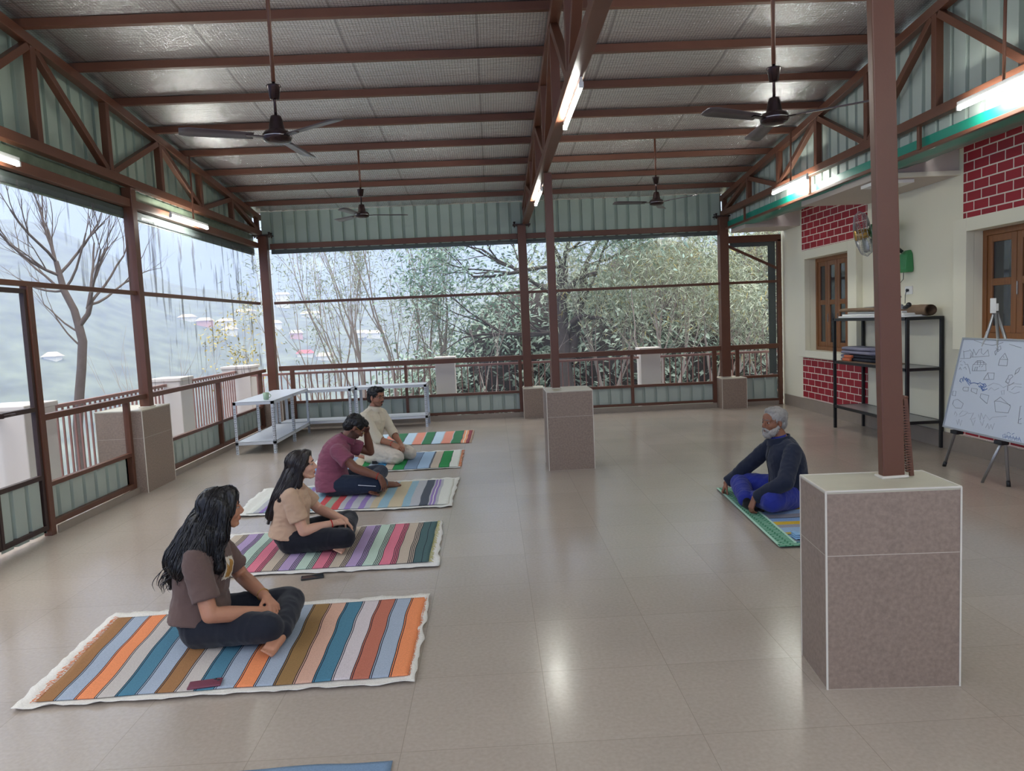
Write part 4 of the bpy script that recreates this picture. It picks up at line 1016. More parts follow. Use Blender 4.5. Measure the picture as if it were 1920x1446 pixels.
def brows(parent, H, mt, th=.0042):
    m = MB()
    for s in (-1, 1):
        m.tube([H @ V((.0925, s*.012, .022)), H @ V((.0895, s*.028, .027)), H @ V((.077, s*.050, .021))], [th, th*1.1, th*.5], 6)
    return m.build('eyebrows', mt, parent, smooth=True)
def glasses(parent, H, mt):
    m = MB()
    for s in (-1, 1):
        m.tube([H @ V((.103-.012*abs(math.sin(t))*0, s*(.034+.024*math.cos(t)), .0+.018*math.sin(t))) for t in [2*PI*k/20 for k in range(21)]], .0016, 6)
        m.tube([H @ V((.102, s*.058, .004)), H @ V((.06, s*.076, .008)), H @ V((-.015, s*.080, .006))], .0015, 6)
    m.tube([H @ V((.103, -.011, .004)), H @ V((.106, 0, .008)), H @ V((.103, .011, .004))], .0016, 6)
    return m.build('glasses', mt, parent)
def HM(c, yaw, pitch=0, roll=0):
    return Matrix.Translation(V(c)) @ Matrix.Rotation(yaw, 4, 'Z') @ Matrix.Rotation(pitch, 4, 'Y') @ Matrix.Rotation(roll, 4, 'X')
def folds(amp, f=9, ax=(1, 1, 1), seed=0):
    def fn(p, n):
        q = V((p.x*f*ax[0]+seed, p.y*f*ax[1], p.z*f*ax[2]))
        a = noise.noise(q); b = 1-abs(noise.noise(q*1.9+V((3, 1, 7))))*2
        return amp*(a*.7+b*.5)
    return fn

class Person:
    def __init__(s, label, origin, heading, sk):
        s.e = empty('person', (*origin, 0), heading, label, 'person'); s.mi = s.e.matrix_basis.inverted() if False else (Matrix.Translation(V((*origin, 0))) @ Matrix.Rotation(heading, 4, 'Z')).inverted(); s.sk = sk
    def L(s, x, y, z): return s.mi @ V((x, y, z))

SIT = .016
def build_person(P, J, H, skm, fem, girth, shirt, pants, hands, feet, voxel=.005, sleeve=.62, zones=(), extra_m=(), gaze=0, shirt_grow=.016, pants_r=1.0, shoes=None, sleeve_r=1.0, shirt_name='shirt', barefeet=True, sc=1.0, collar=False):
    """J: joints in the person's own frame"""
    b = MB(); g = girth
    rg = J['torso']
    torso(b, [(c, hw*(.82 if i_ < 2 else .93), hd*(.80 if i_ < 2 else .92), tw) for i_, (c, hw, hd, tw) in enumerate(rg)])
    nb = V(J['neck']); hc = H @ V((-.018, 0, -.055))
    cap(b, nb+(nb-hc)*.35, hc, .060*g if not fem else .050, .052*g if not fem else .047)
    head_parts(b, H, fem)
    for sd, k in ((1, 'R'), (-1, 'L')):
        S, E_, W = V(J['sh'+k]), V(J['el'+k]), V(J['wr'+k])
        cap(b, S, E_, .049*g, .041*g); cap(b, E_, E_.lerp(W, .35), .041*g, .042*g); cap(b, E_.lerp(W, .35), W, .042*g, .0265*g)
        hd_ = hands[k]; hand(b, W, hd_['d'], hd_['b'], sd, hd_.get('c', (.5, .6, .4)), .96*sc if fem else 1.03*sc, hd_.get('s', .12), hd_.get('t', .5))
        hp, kn, an = V(J['hip'+k]), V(J['kn'+k]), V(J['an'+k])
        cap(b, hp, kn, .078*g, .055*g); cap(b, kn, kn.lerp(an, .4), .054*g, .054*g); cap(b, kn.lerp(an, .4), an, .054*g, .034*g)
        if barefeet: foot(b, an, J['to'+k], feet[k], -sd if k == 'R' else 1, .95 if fem else 1.04)
    me = remeshed('body', b, voxel, 3)
    paint_head(me, H, zones)
    mats = [skm, M['eye_w'], M['iris'], M['lip_'+P.sk]]+list(extra_m)
    add_eyes(me, H, 1, 2, gaze)
    finish(me, 'body', mats, P.e, SIT)
    # shirt
    s = MB(); torso(s, [(c, hw, hd, tw) for c, hw, hd, tw in rg[J.get('hem', 0):-1]], shirt_grow)
    for k in 'RL':
        S, E_, W = V(J['sh'+k]), V(J['el'+k]), V(J['wr'+k]); r = sleeve_r
        s.ell(S+V((0, 0, -.006)), (.062*g*r,)*3)
        cone(s, S+V((0, 0, -.005)), S.lerp(E_, min(sleeve, 1)), .062*g*r, (.067 if sleeve <= 1 else .056)*g*r)
        if sleeve > 1: s.ell(E_, (.056*g*r,)*3); cone(s, E_, E_.lerp(W, sleeve-1), .056*g*r, .045*g*r)
        cap(s, S, V(rg[-2][0]), .058*g, .05*g)
    ms = remeshed(shirt_name, s, .007, 3)
    so = finish(ms, shirt_name, [shirt], P.e, SIT, J.get('fold', folds(.006, 8, (1, 1, 1.5), 3)))
    # trousers
    t = MB(); r = pants_r
    pc = (V(J['hipR'])+V(J['hipL']))/2
    t.ell(pc+V((-.018, 0, .045)), (.126*g*r, .168*g, .125), n=24, m=14)
    for k in 'RL':
        hp, kn, an = V(J['hip'+k]), V(J['kn'+k]), V(J['an'+k]); end = kn.lerp(an, J.get('cuff', .92))
        cap(t, hp, kn, .104*g*r, .076*g*r); cap(t, kn, kn.lerp(end, .45), .074*g*r, .070*g*r); cap(t, kn.lerp(end, .45), end, .070*g*r, .056*g*r)
    mt = remeshed('trousers', t, .008, 6)
    finish(mt, 'trousers', [pants], P.e, SIT-.002, J.get('pfold', folds(.006, 7, (1.6, 1.6, .6), 11)))
    return so

def hair_shell(name, m, voxel, smooth, mt, parent, amp, f, ax):
    me = remeshed(name, m, voxel, smooth)
    return finish(me, name, [mt], parent, None, folds(amp, f, ax, 5))

def surf_strands(shell, parent, mt, n, steps, st_len, r, flow, seed, wave=0.0, off=.003, keep=None, name='hair_strands'):
    """strands that run down over a hair shell"""
    rnd = random.Random(seed); me = shell.data; vs = me.vertices; g = MB(); k = 0; tries = 0
    while k < n and tries < n*8:
        tries += 1; v = vs[rnd.randrange(len(vs))]
        if keep and not keep(v.co): continue
        p = v.co.copy(); nr = v.normal.copy(); pts = [p+nr*off*.3]; ph = rnd.uniform(0, 6); fq = rnd.uniform(.5, .9); prev = None
        for i in range(steps):
            d = flow(p); d = d-nr*d.dot(nr)
            if d.length < 1e-4: break
            d.normalize()
            if prev is not None: d = (d+prev*.8).normalized()
            prev = d
            q = p+d*st_len*rnd.uniform(.85, 1.15)
            ok, loc, n2, _ = shell.closest_point_on_mesh(q)
            if not ok: break
            if (q-loc).length > st_len*.9: pts.append(q); break
            p, nr = loc, n2
            pts.append(p+nr*off*(1+.6*math.sin(ph+i))+d.cross(nr)*wave*math.sin(ph+fq*i*2)*min(1, i/3))
        if len(pts) < 3: continue
        m_ = len(pts); rr = r*rnd.uniform(.6, 1.2)
        g.tube(pts, [rr*(.5+.5*min(1, i/2))*(1 if i < m_-2 else .45 if i == m_-2 else .12) for i in range(m_)], 4); k += 1
    return g.build(name, mt, parent, smooth=True)

# ------------------------------------------------------------------ skins
SK = dict(a=(184, 130, 102), b=(212, 164, 140), c=(118, 76, 58), d=(164, 114, 90), e=(140, 92, 68))
for k, c in SK.items():
    M['skin_'+k] = skin('skin_tone_'+k, lin(*c)); M['lip_'+k] = mat('lips_'+k, lin(int(c[0]*.86), int(c[1]*.68), int(c[2]*.70)), .4)
M['stub'] = mat('stubble_skin', lin(80, 55, 45), .7)
M['stub_d'] = mat('shaved_beard_skin', lin(134, 94, 75), .6)

# ================= woman in brown, nearest
P1 = Person('woman with long wavy black hair in a brown t-shirt, sitting cross-legged nearest the viewer', (-1.65, 3.97), math.radians(4), 'a')
H1 = HM((.135, .0, .725), math.radians(27), math.radians(-2))
J1 = dict(torso=[((-.01, 0, .09), .165, .125, 0), ((-.02, 0, .15), .180, .137, 0), ((-.01, 0, .26), .145, .112, 0), ((.005, 0, .35), .150, .118, 0), ((.02, 0, .44), .158, .118, 0), ((.038, 0, .515), .150, .09, 0), ((.055, 0, .56), .095, .062, 0), ((.07, 0, .592), .055, .05, 0)],
          neck=(.072, 0, .60), hem=1, shR=(.03, -.165, .505), shL=(.04, .165, .505), elR=(.115, -.265, .235), elL=(.15, .235, .265), wrR=(.360, -.105, .172), wrL=(.345, -.03, .222),
          hipR=(.0, -.095, .105), hipL=(.0, .095, .105), knR=(.392, -.228, .130), knL=(.435, .150, .13), anR=(.27, .08, .075), anL=(.445, -.20, .085), toR=(.20, .25, .07), toL=(.395, -.42, .068), fold=folds(.009, 7, (1, 1, 1.6), 2))
top1 = build_person(P1, J1, H1, M['skin_a'], True, 1.02, cloth('brown_tshirt', lin(104, 84, 78)), cloth('black_trousers', lin(34, 37, 46)),
    dict(R=dict(d=(.68, -.55, -.42), b=(.4, -.05, .9), c=(.35, .4, .3)), L=dict(d=(.62, -.62, -.42), b=(.45, .05, .9), c=(.3, .45, .3), s=.2)),
    dict(R=(0, -.3, 1), L=(.25, 0, 1)), zones=[(3, lips)], sleeve=.74, sleeve_r=1.06, shirt_grow=.022)
brows(P1.e, H1, M['brow'], .003)
# print on the chest
M['print_w'] = mat('print_white', lin(222, 214, 200), .7); M['print_g'] = mat('print_ochre', lin(178, 132, 66), .7)
def on_chest(poly, mt, name, top, off):
    """flat print that follows the shirt front"""
    dg = bpy.context.evaluated_depsgraph_get(); m = MB()
    lo_y, hi_y = min(p[0] for p in poly), max(p[0] for p in poly); lo_z, hi_z = min(p[1] for p in poly), max(p[1] for p in poly)
    n = 22; G = {}
    for i in range(n+1):
        for j in range(n+1):
            y, z = lo_y+(hi_y-lo_y)*i/n, lo_z+(hi_z-lo_z)*j/n
            ok, loc, nr, _ = top.ray_cast(V((.6, y, z)), V((-1, 0, 0)))
            if ok: G[i, j] = (loc+nr*off, y, z)
    def inside(y, z):
        c = False; q = poly[-1]
        for p in poly:
            if (p[1] > z) != (q[1] > z) and y < (q[0]-p[0])*(z-p[1])/(q[1]-p[1])+p[0]: c = not c
            q = p
        return c
    vs = {}
    for i in range(n):
        for j in range(n):
            ks = [(i, j), (i+1, j), (i+1, j+1), (i, j+1)]
            if all(k in G for k in ks) and inside(lo_y+(hi_y-lo_y)*(i+.5)/n, lo_z+(hi_z-lo_z)*(j+.5)/n):
                m.bm.faces.new([vs.setdefault(k, None) or vs.__setitem__(k, m.bm.verts.new(G[k][0])) or vs[k] for k in ks])
    return m.build(name, mt, P1.e)
bpy.context.view_layer.update()
on_chest([(-.095, .36), (.03, .34), (.05, .45), (-.07, .475)], M['print_w'], 'shirt_print', top1, .003)
on_chest([(-.075, .37), (-.02, .355), (.02, .375), (.025, .43), (-.01, .45), (-.03, .41), (-.055, .44)], M['print_g'], 'shirt_print', top1, .005)
# hair
M['hair1'] = hairm('black_wavy_hair', lin(20, 17, 18), .36)
m = MB(); R3 = H1.to_3x3()
m.ell(H1 @ V((-.022, 0, .036)), (.105, .088, .090), R3); m.ell(H1 @ V((.040, 0, .085)), (.048, .066, .036), R3); [cap(m, H1 @ V((.055, q_*.050, .070)), H1 @ V((.020, q_*.082, -.02)), .022, .020) for q_ in (-1, 1)]; m.ell(H1 @ V((-.055, 0, -.03)), (.075, .088, .10), R3)
for s in (-1, 1): cap(m, H1 @ V((.0, s*.076, .02)), H1 @ V((-.03, s*.088, -.13)), .026, .034)
cap(m, (.06, .0, .68), (-.09, -.03, .47), .085, .085); cap(m, (.03, -.05, .66), (-.05, -.135, .46), .07, .06); cap(m, (-.09, -.03, .48), (-.135, -.03, .37), .075, .03); cap(m, (.08, -.1, .62), (.02, -.165, .47), .045, .05)
cap(m, (.11, -.085, .62), (.13, -.115, .44), .036, .03); cap(m, (.05, .07, .66), (-.05, .11, .45), .06, .06)
hair_shell('hair', m, .008, 3, M['hair1'], P1.e, .010, 26, (1, 1, .3))
bpy.context.view_layer.update()
sh1 = [o for o in P1.e.children if o.name.startswith('hair')][0]; c1 = H1 @ V((-.02, 0, .1)); f1 = H1.to_3x3() @ V((1, 0, 0))
def flow1(p):
    w_ = max(0, min(1, (p.z-.62)/.2)); o_ = (p-c1); o_.z = 0
    return V((-.28, 0, -1))*(1-w_)+(o_*6-f1*.35+V((0, 0, -.55)))*w_
surf_strands(sh1, P1.e, M['hair1'], 520, 15, .032, .0026, flow1, 2, .007, .004)
rnd = random.Random(9); g = MB()
for k in range(26):
    st = V((rnd.uniform(-.12, -.02), rnd.uniform(-.16, .05), rnd.uniform(.42, .52))); en = V((rnd.uniform(-.175, -.11), rnd.uniform(-.14, .02), rnd.uniform(.30, .37)))
    ph = rnd.uniform(0, 6); g.tube([st.lerp(en, i/10)+V((-.05*math.sin(i/10*PI*.8), .008*math.sin(ph+i*.9), 0)) for i in range(11)], [.0022]*8+[.0016, .001, .0004], 4)
for k in range(20):
    st = H1 @ V((.0, -.088, -.05-.004*k)); en = V((rnd.uniform(.10, .15), rnd.uniform(-.15, -.09), rnd.uniform(.33, .44)))
    ph = rnd.uniform(0, 6); g.tube([st.lerp(en, i/10)+V((.012*math.sin(ph+i*.9), -.03*math.sin(i/10*PI), 0)) for i in range(11)], [.0024]*8+[.0016, .001, .0004], 4)
g.build('loose_locks', M['hair1'], P1.e, smooth=True)
ear = MB(); c = H1 @ V((-.0, -.088, -.05)); ear.ell(c, (.006, .003, .010)); ear.ell(c+V((0, 0, -.02)), (.008, .003, .009)); ear.build('earring', M['gold'], P1.e)
def band(parent, J, k, t, mt, r, name='bracelet', th=.0025):
    E_, W = V(J['el'+k]), V(J['wr'+k]); c = E_.lerp(W, t); d, s, u = frame_from(W-E_)
    return MB().tube([c+(s*math.cos(2*PI*i/20)+u*math.sin(2*PI*i/20))*r for i in range(21)], th, 6).build(name, mt, parent)
band(P1.e, J1, 'L', .86, M['gold'], .033)

# ================= woman in beige
P2 = Person('woman with long straight dark hair in a beige t-shirt, second in the row', (-1.60, 5.57), math.radians(6), 'b')
H2 = HM((.105, .0, .652), math.radians(4), math.radians(-6))
J2 = dict(torso=[((-.01, 0, .09), .155, .12, 0), ((-.018, 0, .128), .174, .136, 0), ((-.005, 0, .23), .138, .110, 0), ((.005, 0, .31), .145, .118, 0), ((.02, 0, .385), .150, .115, 0), ((.032, 0, .455), .140, .085, 0), ((.045, 0, .495), .09, .06, 0), ((.055, 0, .522), .052, .048, 0)],
          neck=(.055, 0, .53), hem=1, shR=(.03, -.152, .445), shL=(.035, .152, .445), elR=(.12, -.205, .195), elL=(.18, .215, .255), wrR=(.335, -.115, .215), wrL=(.40, .035, .19),
          hipR=(.0, -.09, .10), hipL=(.0, .09, .10), knR=(.42, -.225, .125), knL=(.40, .335, .12), anR=(.30, .08, .07), anL=(.40, -.13, .082), toR=(.25, .25, .07), toL=(.36, -.345, .066), fold=folds(.010, 8, (1, 1, 1.5), 4))
build_person(P2, J2, H2, M['skin_b'], True, .98, cloth('beige_tshirt', lin(196, 164, 138)), cloth('black_cotton_trousers', lin(28, 30, 38)),
    dict(R=dict(d=(.75, .62, -.1), b=(.2, -.35, .9), c=(.4, .6, .5)), L=dict(d=(.62, -.3, -.72), b=(.65, .2, .6), c=(.3, .4, .3), s=.2)),
    dict(R=(0, -.3, 1), L=(.3, 0, 1)), zones=[(3, lips)], sleeve=.70, sleeve_r=1.03, shirt_grow=.02, sc=.94)
brows(P2.e, H2, M['brow'], .003)
M['hair2'] = hairm('dark_brown_hair', lin(34, 26, 26), .36)
m = MB(); R3 = H2.to_3x3()
m.ell(H2 @ V((-.020, 0, .034)), (.102, .085, .088), R3); m.ell(H2 @ V((.040, 0, .085)), (.046, .064, .034), R3); [cap(m, H2 @ V((.052, q_*.052, .066)), H2 @ V((.012, q_*.080, -.01)), .020, .018) for q_ in (-1, 1)]; m.ell(H2 @ V((-.045, 0, -.03)), (.072, .084, .09), R3)
for s in (-1, 1): cap(m, H2 @ V((-.012, s*.072, .03)), H2 @ V((-.045, s*.080, -.13)), .024, .03)
cap(m, H2 @ V((-.07, -.01, -.05)), (-.045, -.04, .44), .075, .066); cap(m, (-.045, -.045, .45), (-.13, -.055, .30), .066, .042); cap(m, H2 @ V((-.06, -.06, -.08)), (-.03, -.105, .42), .05, .045)
hair_shell('hair', m, .008, 3, M['hair2'], P2.e, .007, 24, (1, 1, .2))
bpy.context.view_layer.update()
sh2 = [o for o in P2.e.children if o.name.startswith('hair')][0]; c2 = H2 @ V((-.0, 0, .1))
def flow2(p):
    w_ = max(0, min(1, (p.z-.60)/.14)); o_ = (p-c2); o_.z = 0
    return V((-.42, 0, -1))*(1-w_)+(o_*5+V((-.5, 0, -.6)))*w_
surf_strands(sh2, P2.e, M['hair2'], 420, 14, .032, .0020, flow2, 4, .002, .0025)
rnd = random.Random(8); g = MB()
for k in range(24):
    st = V((rnd.uniform(-.10, -.03), rnd.uniform(-.11, .03), rnd.uniform(.40, .50))); en = V((rnd.uniform(-.165, -.11), rnd.uniform(-.10, .02), rnd.uniform(.25, .30)))
    g.tube([st.lerp(en, i/8)+V((-.03*math.sin(i/8*PI*.8), .004*math.sin(k+i*.8), 0)) for i in range(9)], [.0022]*6+[.0016, .001, .0004], 4)
for k in range(14):
    st = H2 @ V((-.02, -.085, -.04-.006*k)); en = V((.05-.008*k, -.138, .37+.006*k))
    g.tube([st.lerp(en, i/10)+V((.0, -.02*math.sin(i/10*PI), 0)) for i in range(11)], [.002]*9+[.0012, .0005], 4)
g.build('loose_locks', M['hair2'], P2.e, smooth=True)
M['redthread'] = mat('red_thread', lin(196, 40, 36), .7)
band(P2.e, J2, 'R', .90, M['redthread'], .030, 'wrist_thread', .004)

# ================= man in maroon
P3 = Person('man in a maroon polo shirt and glasses, head bowed, hand on forehead', (-1.665, 7.43), math.radians(4), 'c')
H3 = HM((.235, .03, .672), math.radians(12), math.radians(42))
L3 = P3.L
J3 = dict(torso=[((-.02, 0, .07), .205, .150, 0), ((-.025, 0, .17), .198, .150, 0), ((-.02, 0, .26), .168, .130, 0), ((.0, 0, .36), .170, .13, 0), ((.04, 0, .45), .172, .12, 0), ((.085, 0, .52), .155, .09, 0), ((.125, .005, .555), .10, .065, 0), ((.15, .01, .575), .062, .055, 0)],
          neck=(.155, .01, .585), hem=0, shR=(.075, -.182, .475), shL=(.10, .182, .49), elR=L3(-1.40, 7.165, .31), elL=L3(-1.335, 7.70, .375), wrR=L3(-1.155, 7.13, .215), wrL=L3(-1.345, 7.60, .615),
          hipR=(.0, -.10, .11), hipL=(.0, .10, .11), knR=(.46, -.235, .13), knL=(.43, .36, .13), anR=(.475, .06, .07), anL=(.36, -.17, .085), toR=(.69, .115, .075), toL=(.47, -.375, .07), fold=folds(.009, 9, (.8, .8, 2.2), 6), cuff=.8)
zs3 = [(3, lips), (4, lambda q: q.z < -.035 and q.x > -.02 and q.z > -.125 and abs(q.y) < .09 and not (q.x > .085 and abs(q.y) < .02 and q.z > -.05))]
build_person(P3, J3, H3, M['skin_c'], False, 1.08, cloth('maroon_polo', lin(136, 78, 96)), cloth('dark_navy_track_trousers', lin(38, 48, 66)),
    dict(R=dict(d=(.35, -.05, -.92), b=(.75, -.55, .25), c=(.25, .35, .25), s=.2), L=dict(d=(.18, -.62, .62), b=(.75, .45, .35), c=(.3, .45, .3), s=.35)),
    dict(R=(0, -.4, 1), L=(.35, 0, 1)), zones=zs3, extra_m=[M['stub']], sleeve=.62, sleeve_r=1.12, shirt_grow=.018, voxel=.0055)
brows(P3.e, H3, M['brow']); glasses(P3.e, H3, M['gold'])
M['hair3'] = hairm('short_black_hair', lin(18, 17, 18), .4)
m = MB(); R3 = H3.to_3x3(); m.ell(H3 @ V((-.024, 0, .044)), (.102, .085, .087), R3); m.ell(H3 @ V((-.062, 0, -.012)), (.058, .076, .07), R3); m.ell(H3 @ V((.042, 0, .088)), (.045, .06, .034), R3)
hair_shell('hair', m, .007, 3, M['hair3'], P3.e, .009, 40, (1, 1, 1))
def fuzz(pers, H, nm, mt, n, ln, seed, r=.0016):
    bpy.context.view_layer.update()
    sh = [o for o in pers.e.children if o.name.startswith(nm)][0]; c = H @ V((-.03, 0, .09)); R3_ = H.to_3x3()
    fl = (lambda p: (p-c)+R3_ @ V((.02, 0, -.03))) if nm == 'hair' else (lambda p: R3_ @ V((.25, 0, -1)))
    surf_strands(sh, pers.e, mt, n, 4, ln, r, fl, seed, .002, .004, None, nm+'_strands')
fuzz(P3, H3, 'hair', M['hair3'], 420, .011, 31)
band(P3.e, J3, 'R', .90, M['redthread'], .034, 'wrist_thread', .003)
cl = MB(); nb = V(J3['neck']); d, s_, u_ = frame_from(V((.45, .03, .8)))
cl.rings([[nb+d*h+(s_*math.cos(2*PI*i/24)+u_*math.sin(2*PI*i/24))*r for i in range(24)] for h, r in ((-.045, .088), (-.005, .076), (.012, .079), (.0, .084), (-.045, .094))], cap=False)
cl.build('collar', cloth('maroon_collar', lin(120, 62, 82)), P3.e, smooth=True)
M['piping'] = mat('white_piping', lin(206, 210, 214), .8)
kn, hp = V(J3['knR']), V(J3['hipR'])
MB().tube([hp.lerp(kn, t)+V((-.02, -.088-.006*math.sin(t*3), .045-.05*t)) for t in (.62, .72, .82, .92, 1.0)], .004, 6).build('piping', M['piping'], P3.e)

# ================= man in cream, kneeling
P4 = Person('man in cream shirt and glasses kneeling on his heels, farthest in the row', (-1.57, 9.19), math.radians(-26), 'd')
H4 = HM((.115, -.0, .815), math.radians(-6), math.radians(2))
L4 = P4.L
J4 = dict(torso=[((-.01, 0, .19), .165, .125, 0), ((-.01, 0, .28), .155, .115, 0), ((.0, 0, .37), .150, .11, 0), ((.02, 0, .46), .160, .115, 0), ((.04, 0, .55), .168, .112, 0), ((.055, 0, .62), .150, .085, 0), ((.065, 0, .66), .09, .06, 0), ((.075, 0, .685), .055, .052, 0)],
          neck=(.072, 0, .69), hem=0, shR=(.05, -.178, .60), shL=(.05, .178, .60), elR=L4(-1.455, 8.985, .315), elL=L4(-1.30, 9.27, .33), wrR=L4(-1.27, 8.935, .245), wrL=L4(-1.19, 9.06, .235),
          hipR=(.0, -.10, .20), hipL=(.0, .10, .20), knR=(.46, -.14, .095), knL=(.46, .15, .095), anR=(.02, -.14, .07), anL=(.02, .14, .07), toR=(-.19, -.09, .05), toL=(-.19, .09, .05), fold=folds(.007, 8, (1, 1, 1.2), 8), pfold=folds(.012, 8, (1.3, 1.3, 1.3), 13))
zs4 = [(3, lips), (4, lambda q: q.x > .06 and q.z < -.045 and q.z > -.12 and abs(q.y) < .04), (4, lambda q: q.z < -.05 and q.x > -.0 and q.z > -.12 and abs(q.y) < .08)]
CRE = cloth('cream_shirt', lin(214, 204, 184), .06)
build_person(P4, J4, H4, M['skin_d'], False, 1.0, CRE, cloth('cream_trousers', lin(206, 196, 182), .06),
    dict(R=dict(d=(.75, .25, -.6), b=(.5, -.4, .75), c=(.35, .45, .3), s=.2), L=dict(d=(.6, -.55, -.55), b=(.6, .1, .75), c=(.3, .45, .3), s=.25)),
    dict(R=(0, 0, -1), L=(0, 0, -1)), zones=zs4, extra_m=[M['stub_d']], sleeve=1.12, sleeve_r=1.08, shirt_grow=.018, voxel=.0055, pants_r=1.1)
brows(P4.e, H4, M['brow']); glasses(P4.e, H4, M['black'])
m = MB(); R3 = H4.to_3x3(); m.ell(H4 @ V((-.022, 0, .046)), (.102, .083, .088), R3); m.ell(H4 @ V((-.062, 0, -.01)), (.056, .074, .068), R3); m.ell(H4 @ V((.05, 0, .095)), (.052, .068, .036), R3)
hair_shell('hair', m, .007, 3, M['hair3'], P4.e, .009, 40, (1, 1, 1))
fuzz(P4, H4, 'hair', M['hair3'], 420, .011, 32)
m = MB()
for s in (-1, 1): m.tube([H4 @ V((.102, s*.002, -.050)), H4 @ V((.099, s*.016, -.052)), H4 @ V((.090, s*.027, -.062))], [.0035, .004, .002], 6)
m.ell(H4 @ V((.086, 0, -.090)), (.006, .009, .009), R3)
m.build('moustache', M['brow'], P4.e, smooth=True)
cl = MB(); nb = V((.078, 0, .675)); d, s_, u_ = frame_from(V((.15, 0, .98)))
cl.rings([[nb+d*(h+(.0 if True else 0))+(s_*math.cos(2*PI*i/24)+u_*math.sin(2*PI*i/24))*r for i in range(24)] for h, r in ((-.03, .085), (.025, .068), (.035, .072), (.0, .088), (-.03, .095))], cap=False)
cl.build('collar', CRE, P4.e, smooth=True)
bpy.context.view_layer.update()
top4 = [o for o in P4.e.children if o.name.startswith('shirt')][0]; pts = []
for k in range(15):
    ok, loc, nr, _ = top4.ray_cast(V((.6, .004, .33+.022*k)), V((-1, 0, 0)))
    if ok: pts.append(loc)
if len(pts) > 2:
    pl = MB()
    for a_, b_ in zip(pts, pts[1:]): pl.bar(a_, b_, .026, .006, (1, 0, 0))
    pl.build('placket', CRE, P4.e, .002)
for k, (a, b) in enumerate(((V(J4['elR']), V(J4['wrR'])), (V(J4['elL']), V(J4['wrL'])))):
    c = a.lerp(b, .14); d, s_, u_ = frame_from(b-a)
    MB().rings([[c+d*x+(s_*math.cos(2*PI*i/20)+u_*math.sin(2*PI*i/20))*r for i in range(20)] for x, r in ((-.03, .052), (.0, .055), (.028, .054), (.03, .048), (.0, .046))], cap=False).build('rolled_cuff', CRE, P4.e, smooth=True)
band(P4.e, J4, 'R', .92, M['redthread'], .032, 'wrist_thread', .003)
# small black device at his side
m = MB().box((-.03, -.022, 0), (.03, .022, .035)); m.lathe([(.009, .0), (.009, .003)], (0, -.0225, .018), 14, M=Matrix.Rotation(PI/2, 4, 'X'))
m.build('earbud_case', M['black'], None, .008, label='small black case on the mat beside the kneeling man', cat='case').location = (-1.50, 8.93, .018)

# ================= bearded man
P5 = Person('white-haired bearded man in a navy jacket and blue trousers, sitting facing the others', (2.47, 6.13), math.radians(170), 'e')
H5 = HM((.105, .0, .722), math.radians(27), math.radians(0))
L5 = P5.L
J5 = dict(torso=[((-.01, 0, .09), .175, .135, 0), ((-.015, 0, .17), .175, .135, 0), ((-.01, 0, .26), .168, .13, 0), ((.0, 0, .35), .172, .132, 0), ((.02, 0, .44), .178, .125, 0), ((.035, 0, .515), .16, .095, 0), ((.05, 0, .56), .10, .068, 0), ((.06, 0, .59), .062, .056, 0)],
          neck=(.06, 0, .60), hem=0, shL=L5(2.45, 5.95, .50), shR=L5(2.42, 6.32, .50), elL=L5(2.30, 5.74, .29), elR=L5(2.25, 6.52, .26), wrL=L5(2.10, 5.885, .135), wrR=L5(2.095, 6.60, .105),
          hipR=(.0, -.10, .105), hipL=(.0, .10, .105), knL=L5(2.205, 5.78, .13), knR=L5(2.20, 6.55, .13), anL=L5(2.20, 6.16, .075), anR=L5(2.10, 6.08, .066), toL=L5(2.25, 6.36, .05), toR=L5(2.14, 5.90, .04), fold=folds(.008, 8, (1, 1, 1.3), 9), pfold=folds(.011, 7, (1.2, 1.2, 1.2), 15))
zs5 = [(3, lips)]
NAVY = cloth('navy_jacket', lin(36, 42, 60)); BLUE = cloth('royal_blue_cotton', lin(40, 50, 138))
build_person(P5, J5, H5, M['skin_e'], False, 1.04, NAVY, BLUE,
    dict(L=dict(d=(.35, .15, -.9), b=(.85, .2, .3), c=(.4, .6, .4)), R=dict(d=(.35, -.05, -.9), b=(.85, -.2, .3), c=(.4, .7, .5))),
    dict(R=(0, .3, 1), L=(0, .3, 1)), zones=zs5, sleeve=1.95, sleeve_r=1.12, shirt_grow=.024, shirt_name='jacket', pants_r=1.12, barefeet=False)
M['sock'] = cloth('black_sock', lin(24, 24, 28))
for k in 'LR':
    m = MB(); foot(m, J5['an'+k], J5['to'+k], (0, .3, 1), 1, 1.12)
    me = remeshed('sock', m, .006, 6); finish(me, 'sock', [M['sock']], P5.e, .014)
M['brow_w'] = mat('grey_brow_hair', lin(120, 112, 106), .8)
brows(P5.e, H5, M['brow_w'])
M['hairw'] = hairm('white_grey_hair', lin(164, 160, 156), .7); M['beard'] = hairm('white_beard', lin(178, 173, 168), .8)
m = MB(); R3 = H5.to_3x3(); m.ell(H5 @ V((-.026, 0, .044)), (.100, .083, .085), R3); m.ell(H5 @ V((-.060, 0, -.008)), (.056, .074, .066), R3); m.ell(H5 @ V((.022, 0, .094)), (.045, .058, .028), R3)
hair_shell('hair', m, .006, 2, M['hairw'], P5.e, .008, 60, (1, 1, 1))
m = MB(); m.ell(H5 @ V((.060, 0, -.098)), (.038, .044, .034), R3)
for s in (-1, 1):
    cap(m, H5 @ V((.0, s*.063, -.035)), H5 @ V((.045, s*.044, -.088)), .014, .024); cap(m, H5 @ V((.03, s*.055, -.062)), H5 @ V((.06, s*.035, -.085)), .018, .02)
    cap(m, H5 @ V((.098, s*.004, -.049)), H5 @ V((.082, s*.034, -.066)), .0075, .008)
hair_shell('beard', m, .005, 2, M['beard'], P5.e, .006, 70, (1, 1, 1))
